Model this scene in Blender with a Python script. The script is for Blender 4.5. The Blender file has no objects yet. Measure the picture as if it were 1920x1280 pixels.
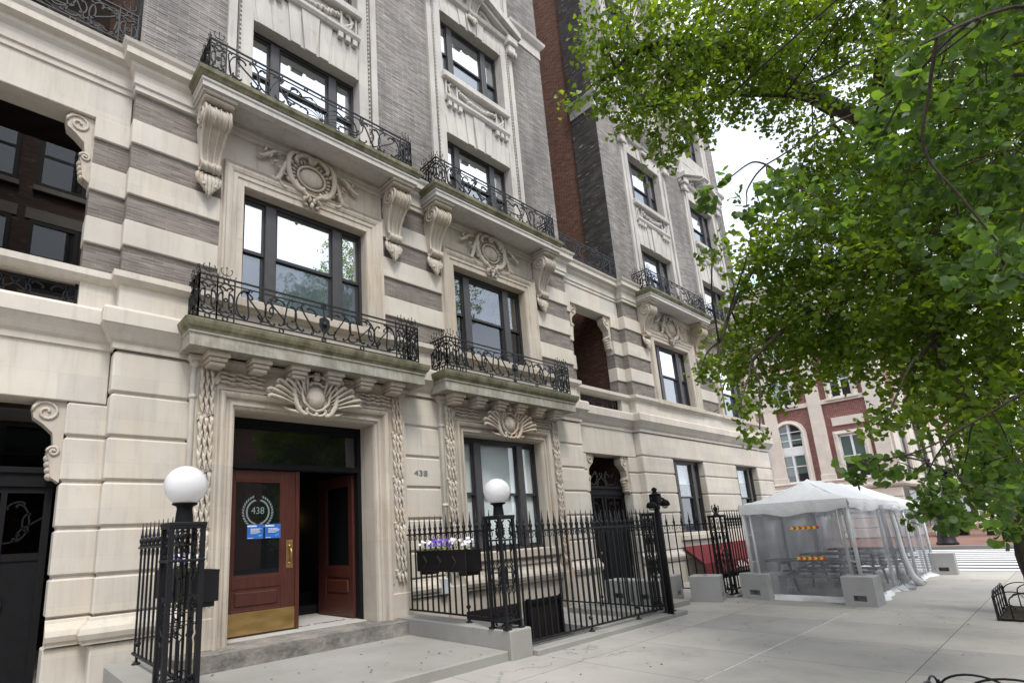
import bpy, math, random
import numpy as np
from mathutils import Vector, Matrix
R = math.radians
PI = math.pi
rnd = random.Random(7)
scene = bpy.context.scene
col = scene.collection

# ------------------------------------------------------------------ camera
def set_camera():
    yaw, pitch, roll = 0.712782056, 0.222882638, -0.0526111767
    f, ppx, ppy = 1012.12, 824.95, 775.28
    fw = Vector((math.sin(yaw)*math.cos(pitch), math.cos(yaw)*math.cos(pitch), math.sin(pitch)))
    r = fw.cross(Vector((0, 0, 1))).normalized()
    u = r.cross(fw)
    r2 = r*math.cos(roll) + u*math.sin(roll)
    u2 = -r*math.sin(roll) + u*math.cos(roll)
    cd = bpy.data.cameras.new('camera')
    cam = bpy.data.objects.new('camera', cd)
    col.objects.link(cam)
    m = Matrix((r2, u2, -fw)).transposed().to_4x4()
    m.translation = Vector((0, 0, 1.65))
    cam.matrix_world = m
    cd.sensor_fit = 'HORIZONTAL'
    cd.sensor_width = 36
    cd.lens = f/1920*36
    cd.shift_x = (960-ppx)/1920
    cd.shift_y = (ppy-640)/1920
    cd.clip_start = 0.05
    cd.clip_end = 2000
    scene.camera = cam
set_camera()

# ------------------------------------------------------------------ sky, sun, exposure
SUN_EL, SUN_AZ = R(58), R(200)
w = bpy.data.worlds.new('World')
scene.world = w
w.use_nodes = True
nt = w.node_tree
for n in list(nt.nodes): nt.nodes.remove(n)
out = nt.nodes.new('ShaderNodeOutputWorld')
bg = nt.nodes.new('ShaderNodeBackground')
sky = nt.nodes.new('ShaderNodeTexSky')
sky.sky_type = 'NISHITA'
sky.sun_disc = False
sky.sun_elevation = SUN_EL
sky.sun_rotation = SUN_AZ
tc = nt.nodes.new('ShaderNodeTexCoord')
mp = nt.nodes.new('ShaderNodeMapping')
mp.inputs['Scale'].default_value = (1, 1, 2.2)
nz = nt.nodes.new('ShaderNodeTexNoise')
nz.inputs['Scale'].default_value = 1.7
nz.inputs['Detail'].default_value = 6
cr = nt.nodes.new('ShaderNodeValToRGB')
cr.color_ramp.elements[0].position = 0.36
cr.color_ramp.elements[0].color = (0.45, 0.45, 0.45, 1)
cr.color_ramp.elements[1].position = 0.56
cr.color_ramp.elements[1].color = (1, 1, 1, 1)
mx = nt.nodes.new('ShaderNodeMix')
mx.data_type = 'RGBA'
mx.inputs[7].default_value = (8.2, 8.5, 9.0, 1)
nt.links.new(tc.outputs['Generated'], mp.inputs['Vector'])
nt.links.new(mp.outputs['Vector'], nz.inputs['Vector'])
nt.links.new(nz.outputs['Fac'], cr.inputs['Fac'])
nt.links.new(cr.outputs['Color'], mx.inputs['Factor'])
nt.links.new(sky.outputs['Color'], mx.inputs[6])
nt.links.new(mx.outputs[2], bg.inputs['Color'])
bg.inputs['Strength'].default_value = 0.12
nt.links.new(bg.outputs['Background'], out.inputs['Surface'])

sd = bpy.data.lights.new('sun', 'SUN')
sd.energy = 1.5
sd.angle = R(14)
sd.color = (1.0, 0.96, 0.9)
so = bpy.data.objects.new('sun', sd)
col.objects.link(so)
sdir = Vector((math.sin(SUN_AZ)*math.cos(SUN_EL), math.cos(SUN_AZ)*math.cos(SUN_EL), math.sin(SUN_EL)))
so.rotation_euler = sdir.to_track_quat('Z', 'Y').to_euler()
so.location = (0, -10, 40)
vs = scene.view_settings
vs.view_transform = 'Standard'
vs.look = 'None'
vs.exposure = 1.0
vs.gamma = 1
scene.cycles.max_bounces = 8
scene.cycles.transparent_max_bounces = 24
scene.cycles.caustics_reflective = False
scene.cycles.caustics_refractive = False

# ------------------------------------------------------------------ materials
class N:
    def __init__(s, name):
        s.m = bpy.data.materials.new(name)
        s.m.use_nodes = True
        s.t = s.m.node_tree
        for n in list(s.t.nodes): s.t.nodes.remove(n)
        s.o = s.t.nodes.new('ShaderNodeOutputMaterial')
        s.pos = None
    def n(s, typ, **k):
        x = s.t.nodes.new('ShaderNode'+typ)
        for a, v in k.items():
            if a in x.inputs: s.put(x.inputs[a], v)
            else: setattr(x, a, v)
        return x
    def put(s, inp, v):
        if hasattr(v, 'is_output'): s.t.links.new(v, inp)
        elif isinstance(v, (tuple, list)) and len(v) == 3 and inp.type == 'RGBA': inp.default_value = (*v, 1)
        else: inp.default_value = v
    def P(s):
        if s.pos is None: s.pos = s.n('NewGeometry').outputs['Position']
        return s.pos
    def vec(s, sc):
        return s.n('VectorMath', operation='MULTIPLY', Vector=s.P()) if 0 else s._vm(sc)
    def _vm(s, sc):
        x = s.n('VectorMath', operation='MULTIPLY')
        s.put(x.inputs[0], s.P())
        x.inputs[1].default_value = sc
        return x.outputs[0]
    def noise(s, sc, detail=4, vec=None, rough=0.55):
        x = s.n('TexNoise', Scale=sc, Detail=detail, Roughness=rough)
        s.put(x.inputs['Vector'], vec if vec is not None else s.P())
        return x.outputs['Fac']
    def ramp(s, fac, p0, p1, c0=(0, 0, 0), c1=(1, 1, 1)):
        x = s.n('ValToRGB')
        s.put(x.inputs['Fac'], fac)
        e = x.color_ramp.elements
        e[0].position, e[1].position = p0, p1
        e[0].color, e[1].color = (*c0, 1), (*c1, 1)
        return x.outputs['Color']
    def mix(s, fac, a, b, blend='MIX'):
        x = s.n('Mix', data_type='RGBA', blend_type=blend)
        s.put(x.inputs['Factor'], fac)
        s.put(x.inputs[6], a)
        s.put(x.inputs[7], b)
        return x.outputs[2]
    def math(s, op, a, b=0.0, clamp=False):
        x = s.n('Math', operation=op, use_clamp=clamp)
        s.put(x.inputs[0], a)
        s.put(x.inputs[1], b)
        return x.outputs[0]
    def bump(s, h, strength=0.3, dist=0.01):
        x = s.n('Bump', Strength=strength, Distance=dist)
        s.put(x.inputs['Height'], h)
        return x.outputs['Normal']
    def bsdf(s, color, rough=0.8, metal=0.0, normal=None, spec=0.4, **k):
        x = s.n('BsdfPrincipled')
        s.put(x.inputs['Base Color'], color)
        s.put(x.inputs['Roughness'], rough)
        s.put(x.inputs['Metallic'], metal)
        s.put(x.inputs['Specular IOR Level'], spec)
        if normal is not None: s.put(x.inputs['Normal'], normal)
        for a, v in k.items(): s.put(x.inputs[a], v)
        return x.outputs['BSDF']
    def done(s, sh):
        s.t.links.new(sh, s.o.inputs['Surface'])
        return s.m

def plain(name, c, rough=0.6, metal=0.0, spec=0.4, var=0.12, nsc=6.0):
    k = N(name)
    c2 = tuple(x*(1-var*2) for x in c)
    f = k.noise(nsc, 5)
    return k.done(k.bsdf(k.mix(k.ramp(f, 0.3, 0.7), c2, c), rough, metal, k.bump(k.noise(nsc*8, 3), 0.08, 0.004), spec))

def stone(name, a, b, tan, streak=0.35, grime=(0.2, 0.18, 0.155), tanamt=0.5, green=0.0):
    k = N(name)
    big = k.ramp(k.noise(0.9, 5), 0.32, 0.68)
    c = k.mix(big, a, b)
    blk = k.n('TexBrick', Scale=1.0)          # every ashlar block a slightly different tone
    blk.offset = 0.5
    cx = k.n('CombineXYZ')
    sp = k.n('SeparateXYZ')
    k.put(sp.inputs[0], k.P())
    k.put(cx.inputs[0], k.math('ADD', sp.outputs[0], sp.outputs[1]))
    k.put(cx.inputs[1], k.math('ADD', sp.outputs[2], 0.1))
    k.put(blk.inputs['Vector'], cx.outputs[0])
    blk.inputs['Color1'].default_value = (0.93, 0.93, 0.94, 1)
    blk.inputs['Color2'].default_value = (1.05, 1.03, 1.0, 1)
    blk.inputs['Mortar'].default_value = (0.86, 0.85, 0.84, 1)
    blk.inputs['Brick Width'].default_value = 0.93
    blk.inputs['Row Height'].default_value = 0.58
    blk.inputs['Mortar Size'].default_value = 0.0022
    c = k.mix(1.0, c, blk.outputs['Color'], 'MULTIPLY')
    t = k.ramp(k.noise(0.55, 4, k._vm((1.6, 1.6, 0.8))), 0.52, 0.74)
    c = k.mix(k.math('MULTIPLY', t, tanamt), c, tan)
    s1 = k.ramp(k.noise(5.0, 6, k._vm((1.8, 1.8, 0.16)), 0.65), 0.5, 0.8)
    c = k.mix(k.math('MULTIPLY', s1, streak), c, grime)
    sp2 = k.ramp(k.noise(3.2, 8, None, 0.75), 0.6, 0.74)
    c = k.mix(k.math('MULTIPLY', sp2, streak*0.8), c, grime)
    if green:
        g = k.ramp(k.noise(3.0, 6, k._vm((1.2, 1, 1.0)), 0.7), 0.4, 0.62)
        c = k.mix(k.math('MULTIPLY', g, green), c, (0.07, 0.07, 0.032))
        g2 = k.ramp(k.noise(9.0, 5, k._vm((2.5, 2, 0.3)), 0.7), 0.48, 0.7)
        c = k.mix(k.math('MULTIPLY', g2, green*0.7), c, (0.12, 0.115, 0.08))
    h = k.math('ADD', k.noise(28, 6), k.math('MULTIPLY', k.noise(160, 3), 0.4))
    return k.done(k.bsdf(c, 0.88, 0, k.bump(h, 0.22, 0.006), 0.25))

def brick(name, c1, c2, mortar, bw, bh, ms, dirt, dirtamt=0.5, white=0.0, bias=0.0):
    k = N(name)
    sp = k.n('SeparateXYZ')
    k.put(sp.inputs[0], k.P())
    cx = k.n('CombineXYZ')
    k.put(cx.inputs[0], k.math('ADD', sp.outputs[0], sp.outputs[1]))
    k.put(cx.inputs[1], sp.outputs[2])
    b = k.n('TexBrick', Scale=1.0)
    k.put(b.inputs['Vector'], cx.outputs[0])
    b.inputs['Color1'].default_value = (*c1, 1)
    b.inputs['Color2'].default_value = (*c2, 1)
    b.inputs['Mortar'].default_value = (*mortar, 1)
    b.inputs['Brick Width'].default_value = bw
    b.inputs['Row Height'].default_value = bh
    b.inputs['Mortar Size'].default_value = ms
    b.inputs['Bias'].default_value = bias
    c = b.outputs['Color']
    vr = k.n('CombineXYZ')                     # brick-sized streaky variation
    k.put(vr.inputs[0], k.math('MULTIPLY', cx.inputs[0].links[0].from_socket, 1.0/bw*0.9))
    k.put(vr.inputs[1], k.math('MULTIPLY', sp.outputs[2], 1.0/bh*0.9))
    f = k.noise(1.0, 2, vr.outputs[0])
    c = k.mix(k.ramp(f, 0.3, 0.7), k.mix(1.0, c, (0.62, 0.6, 0.6), 'MULTIPLY'), c)
    d = k.ramp(k.noise(0.7, 5, k._vm((1, 1, 0.35)), 0.65), 0.42, 0.72)
    c = k.mix(k.math('MULTIPLY', d, dirtamt), c, dirt)
    if white:
        f2 = k.noise(1.0, 3, vr.outputs[0], 0.7)
        c = k.mix(k.math('MULTIPLY', k.ramp(f2, 0.63, 0.7), white), c, (0.5, 0.48, 0.46))
    h = k.math('SUBTRACT', 1.0, b.outputs['Fac'])
    h = k.math('ADD', h, k.math('MULTIPLY', k.noise(60, 4), 0.35))
    return k.done(k.bsdf(c, 0.9, 0, k.bump(h, 0.5, 0.008), 0.2))

def glass(name, base, refl, rough=0.004, wave=0.0, trans=0.5, face=0.35):
    k = N(name)
    nrm = k.bump(k.noise(2.2, 2, k._vm((1, 1, 1.3))), wave, 0.02) if wave else None
    d = k.n('BsdfDiffuse', Color=base)
    tr = k.n('BsdfTransparent')
    m1 = k.n('MixShader')
    m1.inputs[0].default_value = trans
    k.t.links.new(d.outputs[0], m1.inputs[1])
    k.t.links.new(tr.outputs[0], m1.inputs[2])
    g = k.n('BsdfGlossy', Color=(0.92, 0.96, 1.0), Roughness=rough)
    if nrm is not None: k.put(g.inputs['Normal'], nrm)
    lw = k.n('LayerWeight', Blend=0.35)
    fac = k.math('ADD', k.math('MULTIPLY', lw.outputs['Facing'], face), refl, True)
    m2 = k.n('MixShader')
    k.put(m2.inputs[0], fac)
    k.t.links.new(m1.outputs[0], m2.inputs[1])
    k.t.links.new(g.outputs[0], m2.inputs[2])
    return k.done(m2.outputs[0])

M = {}
M['stone'] = stone('limestone', (0.61, 0.572, 0.515), (0.50, 0.463, 0.408), (0.50, 0.39, 0.265), 0.3, (0.19, 0.168, 0.138), tanamt=0.3)
M['carved'] = stone('carved_limestone', (0.55, 0.50, 0.435), (0.44, 0.392, 0.33), (0.44, 0.31, 0.185), 0.55, (0.16, 0.135, 0.105), tanamt=0.5)
M['trim'] = stone('upper_limestone', (0.55, 0.53, 0.505), (0.42, 0.40, 0.375), (0.4, 0.33, 0.26), 0.5, tanamt=0.15)
M['moss'] = stone('mossy_limestone', (0.46, 0.44, 0.39), (0.34, 0.325, 0.28), (0.3, 0.26, 0.18), 0.75, green=0.4)
M['mossy_edge'] = stone('algae_covered_limestone', (0.30, 0.28, 0.2), (0.2, 0.19, 0.12), (0.15, 0.14, 0.09), 0.8, green=0.8)
M['brick'] = brick('grey_roman_brick', (0.20, 0.172, 0.15), (0.29, 0.257, 0.23), (0.31, 0.29, 0.265), 0.31, 0.047, 0.0055, (0.11, 0.10, 0.095), 0.5, 0.2)
M['brick_up'] = brick('weathered_roman_brick', (0.165, 0.15, 0.14), (0.345, 0.318, 0.296), (0.44, 0.42, 0.40), 0.31, 0.047, 0.006, (0.075, 0.07, 0.068), 0.75, 0.5)
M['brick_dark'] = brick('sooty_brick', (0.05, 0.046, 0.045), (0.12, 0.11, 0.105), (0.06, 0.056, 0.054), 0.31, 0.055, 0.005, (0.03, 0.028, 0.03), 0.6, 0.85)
M['brick_red'] = brick('brown_red_brick', (0.16, 0.07, 0.048), (0.25, 0.115, 0.075), (0.27, 0.22, 0.19), 0.21, 0.075, 0.008, (0.11, 0.06, 0.045), 0.5, 0.25)
M['brick_court'] = brick('courtyard_brick', (0.028, 0.018, 0.0145), (0.042, 0.027, 0.021), (0.034, 0.027, 0.023), 0.21, 0.075, 0.008, (0.03, 0.018, 0.014), 0.5, 0.1)  # colour lowered to hold the deep court's shade
M['brick_campus'] = brick('campus_red_brick', (0.21, 0.055, 0.045), (0.30, 0.10, 0.075), (0.42, 0.33, 0.3), 0.24, 0.08, 0.012, (0.2, 0.07, 0.06), 0.3, 0.1)
M['campus_stone'] = stone('pale_ashlar', (0.66, 0.61, 0.55), (0.58, 0.53, 0.47), (0.5, 0.43, 0.35), 0.15, tanamt=0.2)
M['iron'] = plain('black_painted_iron', (0.0085, 0.0095, 0.0125), 0.5, 0, 0.35, 0.2, 20)
M['iron_dark'] = plain('matte_black_iron', (0.006, 0.006, 0.0075), 0.7, 0, 0.2, 0.2, 12)
M['frame'] = plain('charcoal_window_paint', (0.036, 0.034, 0.036), 0.5, 0, 0.4, 0.1, 9)
M['mullion'] = plain('slate_window_paint', (0.055, 0.053, 0.057), 0.5, 0, 0.4, 0.1, 9)
M['wood'] = None
M['white_paint'] = plain('white_window_paint', (0.72, 0.73, 0.73), 0.5, 0, 0.4, 0.06, 3)
M['pane_sky'] = glass('reflecting_glass', (0.3, 0.32, 0.34), 0.55, wave=0.012)
M['pane_low'] = glass('screened_glass', (0.09, 0.115, 0.15), 0.12, 0.03, wave=0.2, trans=0.25)
M['pane_dark'] = glass('dark_glass', (0.012, 0.014, 0.016), 0.06, wave=0.015, face=0.2)
M['pane_mid'] = glass('clear_glass', (0.2, 0.22, 0.23), 0.09, wave=0.012, trans=0.97, face=0.18)
M['pane_court'] = glass('dimmed_court_glass', (0.012, 0.014, 0.016), 0.025, trans=0.5, face=0.05)  # reflection cut down so panes in the shaded court stay dim
M['pane_blind'] = glass('thin_clear_glass', (0.2, 0.22, 0.23), 0.05, wave=0.01, trans=1.0, face=0.1)
M['blind'] = plain('pale_roller_blind', (0.74, 0.83, 0.83), 0.8, 0, 0.2, 0.03, 1.2)
M['blind_grey'] = plain('grey_roller_blind', (0.22, 0.23, 0.25), 0.8, 0, 0.2, 0.05, 1.2)
M['blind_green'] = plain('green_roller_blind', (0.10, 0.16, 0.14), 0.8, 0, 0.2, 0.05, 1.2)
M['court_blind'] = plain('shaded_court_blind', (0.07, 0.075, 0.085), 0.8, 0, 0.2, 0.05, 1.2)  # blind colour darkened to carry the court's shade
M['room'] = plain('dark_room', (0.02, 0.02, 0.022), 0.9, 0, 0.1, 0.1, 1.2)  # near-black, the dimness of unlit rooms put into the colour
M['brass'] = None
M['rubber'] = plain('black_rubber', (0.015, 0.015, 0.015), 0.8)
M['galv'] = plain('white_coated_metal', (0.70, 0.72, 0.73), 0.35, 0.1, 0.5, 0.08, 8)
M['pipe'] = plain('cream_painted_pipe', (0.52, 0.485, 0.43), 0.6, 0, 0.4, 0.1, 5)
M['copper'] = plain('verdigris_copper', (0.33, 0.5, 0.44), 0.7, 0, 0.3, 0.1, 2)
M['asphalt'] = plain('asphalt', (0.075, 0.077, 0.08), 0.9, 0, 0.2, 0.15, 3)
M['paint'] = plain('worn_road_paint', (0.74, 0.74, 0.73), 0.7, 0, 0.3, 0.08, 5)
M['white_ink'] = plain('white_lettering', (0.78, 0.78, 0.76), 0.7, 0, 0.3, 0.03, 3)
M['etched'] = plain('etched_lettering', (0.2, 0.26, 0.255), 0.7, 0, 0.3, 0.06, 20)
M['blue'] = plain('blue_notice_paper', (0.03, 0.13, 0.46), 0.6, 0, 0.3, 0.03, 9)
M['lightblue'] = plain('pale_blue_ink', (0.08, 0.36, 0.72), 0.6, 0, 0.3, 0.03, 9)
M['red'] = plain('bright_red_tape', (0.62, 0.03, 0.025), 0.5, 0, 0.4, 0.03, 9)
M['yellow'] = plain('bright_yellow_tape', (0.78, 0.62, 0.06), 0.5, 0, 0.4, 0.03, 9)
M['awning_red'] = plain('maroon_canvas', (0.15, 0.022, 0.027), 0.85, 0, 0.2, 0.12, 2)
M['bench'] = plain('grey_weathered_wood', (0.17, 0.165, 0.175), 0.8, 0, 0.3, 0.15, 3)
M['number'] = plain('grey_metal_numerals', (0.27, 0.275, 0.26), 0.5, 0.4, 0.5, 0.1, 20)
M['box_black'] = plain('black_planter_paint', (0.006, 0.006, 0.0065), 0.4, 0, 0.5, 0.1, 8)
M['box_mark'] = plain('charcoal_strip', (0.03, 0.03, 0.032), 0.35, 0, 0.5, 0.1, 8)
M['soil'] = plain('dark_soil', (0.055, 0.042, 0.03), 0.95, 0, 0.1, 0.3, 20)
M['paver_red'] = brick('red_brick_paving', (0.27, 0.095, 0.075), (0.33, 0.13, 0.10), (0.26, 0.15, 0.12), 0.2, 0.1, 0.006, (0.25, 0.11, 0.09), 0.3)
M['mosaic'] = plain('white_mosaic_tile', (0.6, 0.58, 0.54), 0.4, 0, 0.5, 0.1, 40)
M['cloth_dark'] = plain('dark_cloth', (0.015, 0.015, 0.02), 0.9, 0, 0.1)
M['skin'] = plain('skin', (0.45, 0.27, 0.2), 0.6)
M['meter'] = plain('pale_grey_plastic', (0.55, 0.57, 0.6), 0.5)
M['violet'] = plain('violet_petals', (0.16, 0.09, 0.5), 0.7, 0, 0.2, 0.2, 60)
M['white_petal'] = plain('white_petals', (0.75, 0.74, 0.8), 0.7, 0, 0.2, 0.05, 60)
M['green_leaf'] = plain('pansy_leaf', (0.09, 0.17, 0.04), 0.6, 0, 0.3, 0.25, 50)

def mk_wood():
    k = N('varnished_mahogany')
    f = k.noise(2.5, 8, k._vm((14, 14, 1.0)), 0.7)
    c = k.mix(k.ramp(f, 0.3, 0.72), (0.046, 0.014, 0.010), (0.094, 0.029, 0.021))
    return k.done(k.bsdf(c, 0.33, 0, k.bump(f, 0.06, 0.004), 0.5))
M['wood'] = mk_wood()
def mk_brass():
    k = N('brushed_brass')
    f = k.noise(3, 6, k._vm((1, 1, 3)))
    c = k.mix(k.ramp(f, 0.3, 0.7), (0.36, 0.23, 0.085), (0.52, 0.36, 0.15))
    return k.done(k.bsdf(c, k.math('ADD', k.math('MULTIPLY', f, 0.25), 0.28), 0.9, k.bump(k.noise(90, 3), 0.05, 0.002), 0.5))
M['brass'] = mk_brass()
def mk_concrete(name, a, b, joints=False, stain=0.3, bumpy=0.15):
    k = N(name)
    c = k.mix(k.ramp(k.noise(0.8, 6), 0.3, 0.7), a, b)
    s = k.ramp(k.noise(2.3, 8, None, 0.72), 0.55, 0.75)
    c = k.mix(k.math('MULTIPLY', s, stain), c, tuple(x*0.45 for x in a))
    s = k.ramp(k.noise(38, 3, None, 0.6), 0.66, 0.72)
    c = k.mix(k.math('MULTIPLY', s, 0.3), c, tuple(x*0.5 for x in a))
    if joints:
        vo = k.n('TexVoronoi', Scale=2.6)        # chewing-gum spots
        k.put(vo.inputs['Vector'], k.P())
        g = k.ramp(vo.outputs['Distance'], 0.045, 0.06, (1, 1, 1), (0, 0, 0))
        c = k.mix(k.math('MULTIPLY', g, k.math('MULTIPLY', k.ramp(k.noise(0.9, 2), 0.4, 0.6), 0.55)), c, (0.13, 0.125, 0.12))
        cr_ = k.n('TexVoronoi', Scale=0.33, feature='DISTANCE_TO_EDGE')   # hairline cracks
        dv = k.n('VectorMath', operation='ADD')
        k.put(dv.inputs[0], k.P())
        nv_ = k.n('TexNoise', Scale=2.0, Detail=6)
        k.put(nv_.inputs['Vector'], k.P())
        k.put(dv.inputs[1], nv_.outputs['Color'])
        k.put(cr_.inputs['Vector'], dv.outputs[0])
        g = k.ramp(cr_.outputs['Distance'], 0.0, 0.006, (1, 1, 1), (0, 0, 0))
        c = k.mix(k.math('MULTIPLY', g, k.math('MULTIPLY', k.ramp(k.noise(0.35, 2), 0.5, 0.56), 0.6)), c, (0.14, 0.135, 0.13))
        g = k.ramp(k.noise(0.5, 7, None, 0.7), 0.5, 0.68)                 # broad damp stains
        c = k.mix(k.math('MULTIPLY', g, 0.4), c, (0.19, 0.185, 0.18))
        bt = k.n('TexBrick', Scale=1.0)
        mpn = k.n('VectorMath', operation='ADD')
        k.put(mpn.inputs[0], k.P())
        mpn.inputs[1].default_value = (0.03, 0.02, 0)
        k.put(bt.inputs['Vector'], mpn.outputs[0])
        bt.offset = 0.0
        bt.inputs['Color1'].default_value = (0.86, 0.86, 0.87, 1)
        bt.inputs['Color2'].default_value = (1.06, 1.05, 1.03, 1)
        bt.inputs['Mortar'].default_value = (0.45, 0.44, 0.43, 1)
        bt.inputs['Brick Width'].default_value = 1.535
        bt.inputs['Row Height'].default_value = 1.535
        bt.inputs['Mortar Size'].default_value = 0.006
        c = k.mix(1.0, c, bt.outputs['Color'], 'MULTIPLY')
    h = k.math('ADD', k.noise(45, 5), k.math('MULTIPLY', k.noise(220, 2), 0.6))
    return k.done(k.bsdf(c, 0.86, 0, k.bump(h, bumpy, 0.006), 0.25))
M['sidewalk'] = mk_concrete('sidewalk_concrete', (0.425, 0.405, 0.372), (0.35, 0.336, 0.312), True, 0.22)
M['concrete'] = mk_concrete('poured_concrete', (0.33, 0.325, 0.305), (0.25, 0.245, 0.225), False, 0.4)
M['block'] = mk_concrete('cast_concrete_block', (0.40, 0.40, 0.395), (0.31, 0.31, 0.305), False, 0.45, 0.4)
M['court_sill'] = mk_concrete('dark_sill_stone', (0.1, 0.09, 0.08), (0.06, 0.055, 0.05), False, 0.5, 0.3)  # dark stone tone for the court sills and lintels
M['sill_stone'] = mk_concrete('patched_sill_stone', (0.27, 0.25, 0.225), (0.10, 0.096, 0.092), False, 0.85, 0.5)
def mk_globe():
    k = N('opal_glass')
    d = k.bsdf((0.82, 0.82, 0.83), 0.18, 0, None, 0.5)
    t = k.n('BsdfTranslucent', Color=(0.9, 0.9, 0.9))
    m = k.n('MixShader')
    m.inputs[0].default_value = 0.35
    k.t.links.new(d, m.inputs[1])
    k.t.links.new(t.outputs[0], m.inputs[2])
    return k.done(m.outputs[0])
M['globe'] = mk_globe()
def mk_vinyl(name, trans, tint, hazefac):
    k = N(name)
    tr = k.n('BsdfTransparent', Color=tint)
    d = k.bsdf((0.58, 0.60, 0.62), 0.15, 0, k.bump(k.noise(1.6, 3, k._vm((1.4, 1.4, 0.35))), 0.6, 0.05), 0.9)
    f = k.ramp(k.noise(2.4, 5, k._vm((2.2, 2.2, 0.4)), 0.6), 0.35, 0.75)
    m = k.n('MixShader')
    k.put(m.inputs[0], k.math('ADD', k.math('MULTIPLY', f, hazefac), 1-trans, True))
    k.t.links.new(tr.outputs[0], m.inputs[1])
    k.t.links.new(d, m.inputs[2])
    return k.done(m.outputs[0])
M['vinyl_frost'] = mk_vinyl('frosted_vinyl_sheet', 0.22, (0.7, 0.72, 0.75), 0.1)
M['vinyl'] = mk_vinyl('clear_vinyl_sheet', 0.88, (0.80, 0.81, 0.83), 0.22)
def mk_canopy():
    k = N('white_tent_fabric')
    c = k.mix(k.ramp(k.noise(1.5, 4), 0.3, 0.7), (0.84, 0.86, 0.88), (0.9, 0.9, 0.9))
    d = k.bsdf(c, 0.5, 0, k.bump(k.noise(2.5, 4, k._vm((1.0, 2.2, 2))), 0.55, 0.06), 0.4)
    t = k.n('BsdfTranslucent', Color=(0.8, 0.82, 0.85))
    m = k.n('MixShader')
    m.inputs[0].default_value = 0.18
    k.t.links.new(d, m.inputs[1])
    k.t.links.new(t.outputs[0], m.inputs[2])
    return k.done(m.outputs[0])
M['canopy'] = mk_canopy()
def mk_leaf(name, c0, c1, c2):
    k = N(name)
    g = k.n('NewGeometry')
    r = g.outputs['Random Per Island']
    c = k.mix(k.ramp(r, 0.0, 1.0), c0, c1)
    c = k.mix(k.ramp(r, 0.86, 0.95), c, c2)
    d = k.bsdf(c, 0.42, 0, None, 0.35)
    tcol = k.mix(1.0, c, (2.6, 2.5, 0.7), 'MULTIPLY')
    t = k.n('BsdfTranslucent')
    k.put(t.inputs['Color'], tcol)
    m = k.n('MixShader')
    m.inputs[0].default_value = 0.5
    k.t.links.new(d, m.inputs[1])
    k.t.links.new(t.outputs[0], m.inputs[2])
    return k.done(m.outputs[0])
M['leaf'] = mk_leaf('ginkgo_leaf', (0.058, 0.10, 0.013), (0.125, 0.195, 0.024), (0.20, 0.27, 0.035))
M['leaf_near'] = mk_leaf('near_ginkgo_leaf', (0.045, 0.088, 0.025), (0.085, 0.155, 0.04), (0.13, 0.22, 0.05))
def mk_bark():
    k = N('ginkgo_bark')
    f = k.noise(9, 8, k._vm((1.2, 1.2, 0.25)), 0.7)
    c = k.mix(k.ramp(f, 0.3, 0.7), (0.035, 0.026, 0.021), (0.10, 0.085, 0.07))
    return k.done(k.bsdf(c, 0.95, 0, k.bump(f, 0.9, 0.03), 0.15))
M['bark'] = mk_bark()
def mk_lamp():
    k = N('lit_bulb')
    e = k.n('Emission', Color=(1.0, 0.62, 0.2), Strength=3.0)
    return k.done(e.outputs[0])
M['bulb'] = mk_lamp()

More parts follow.
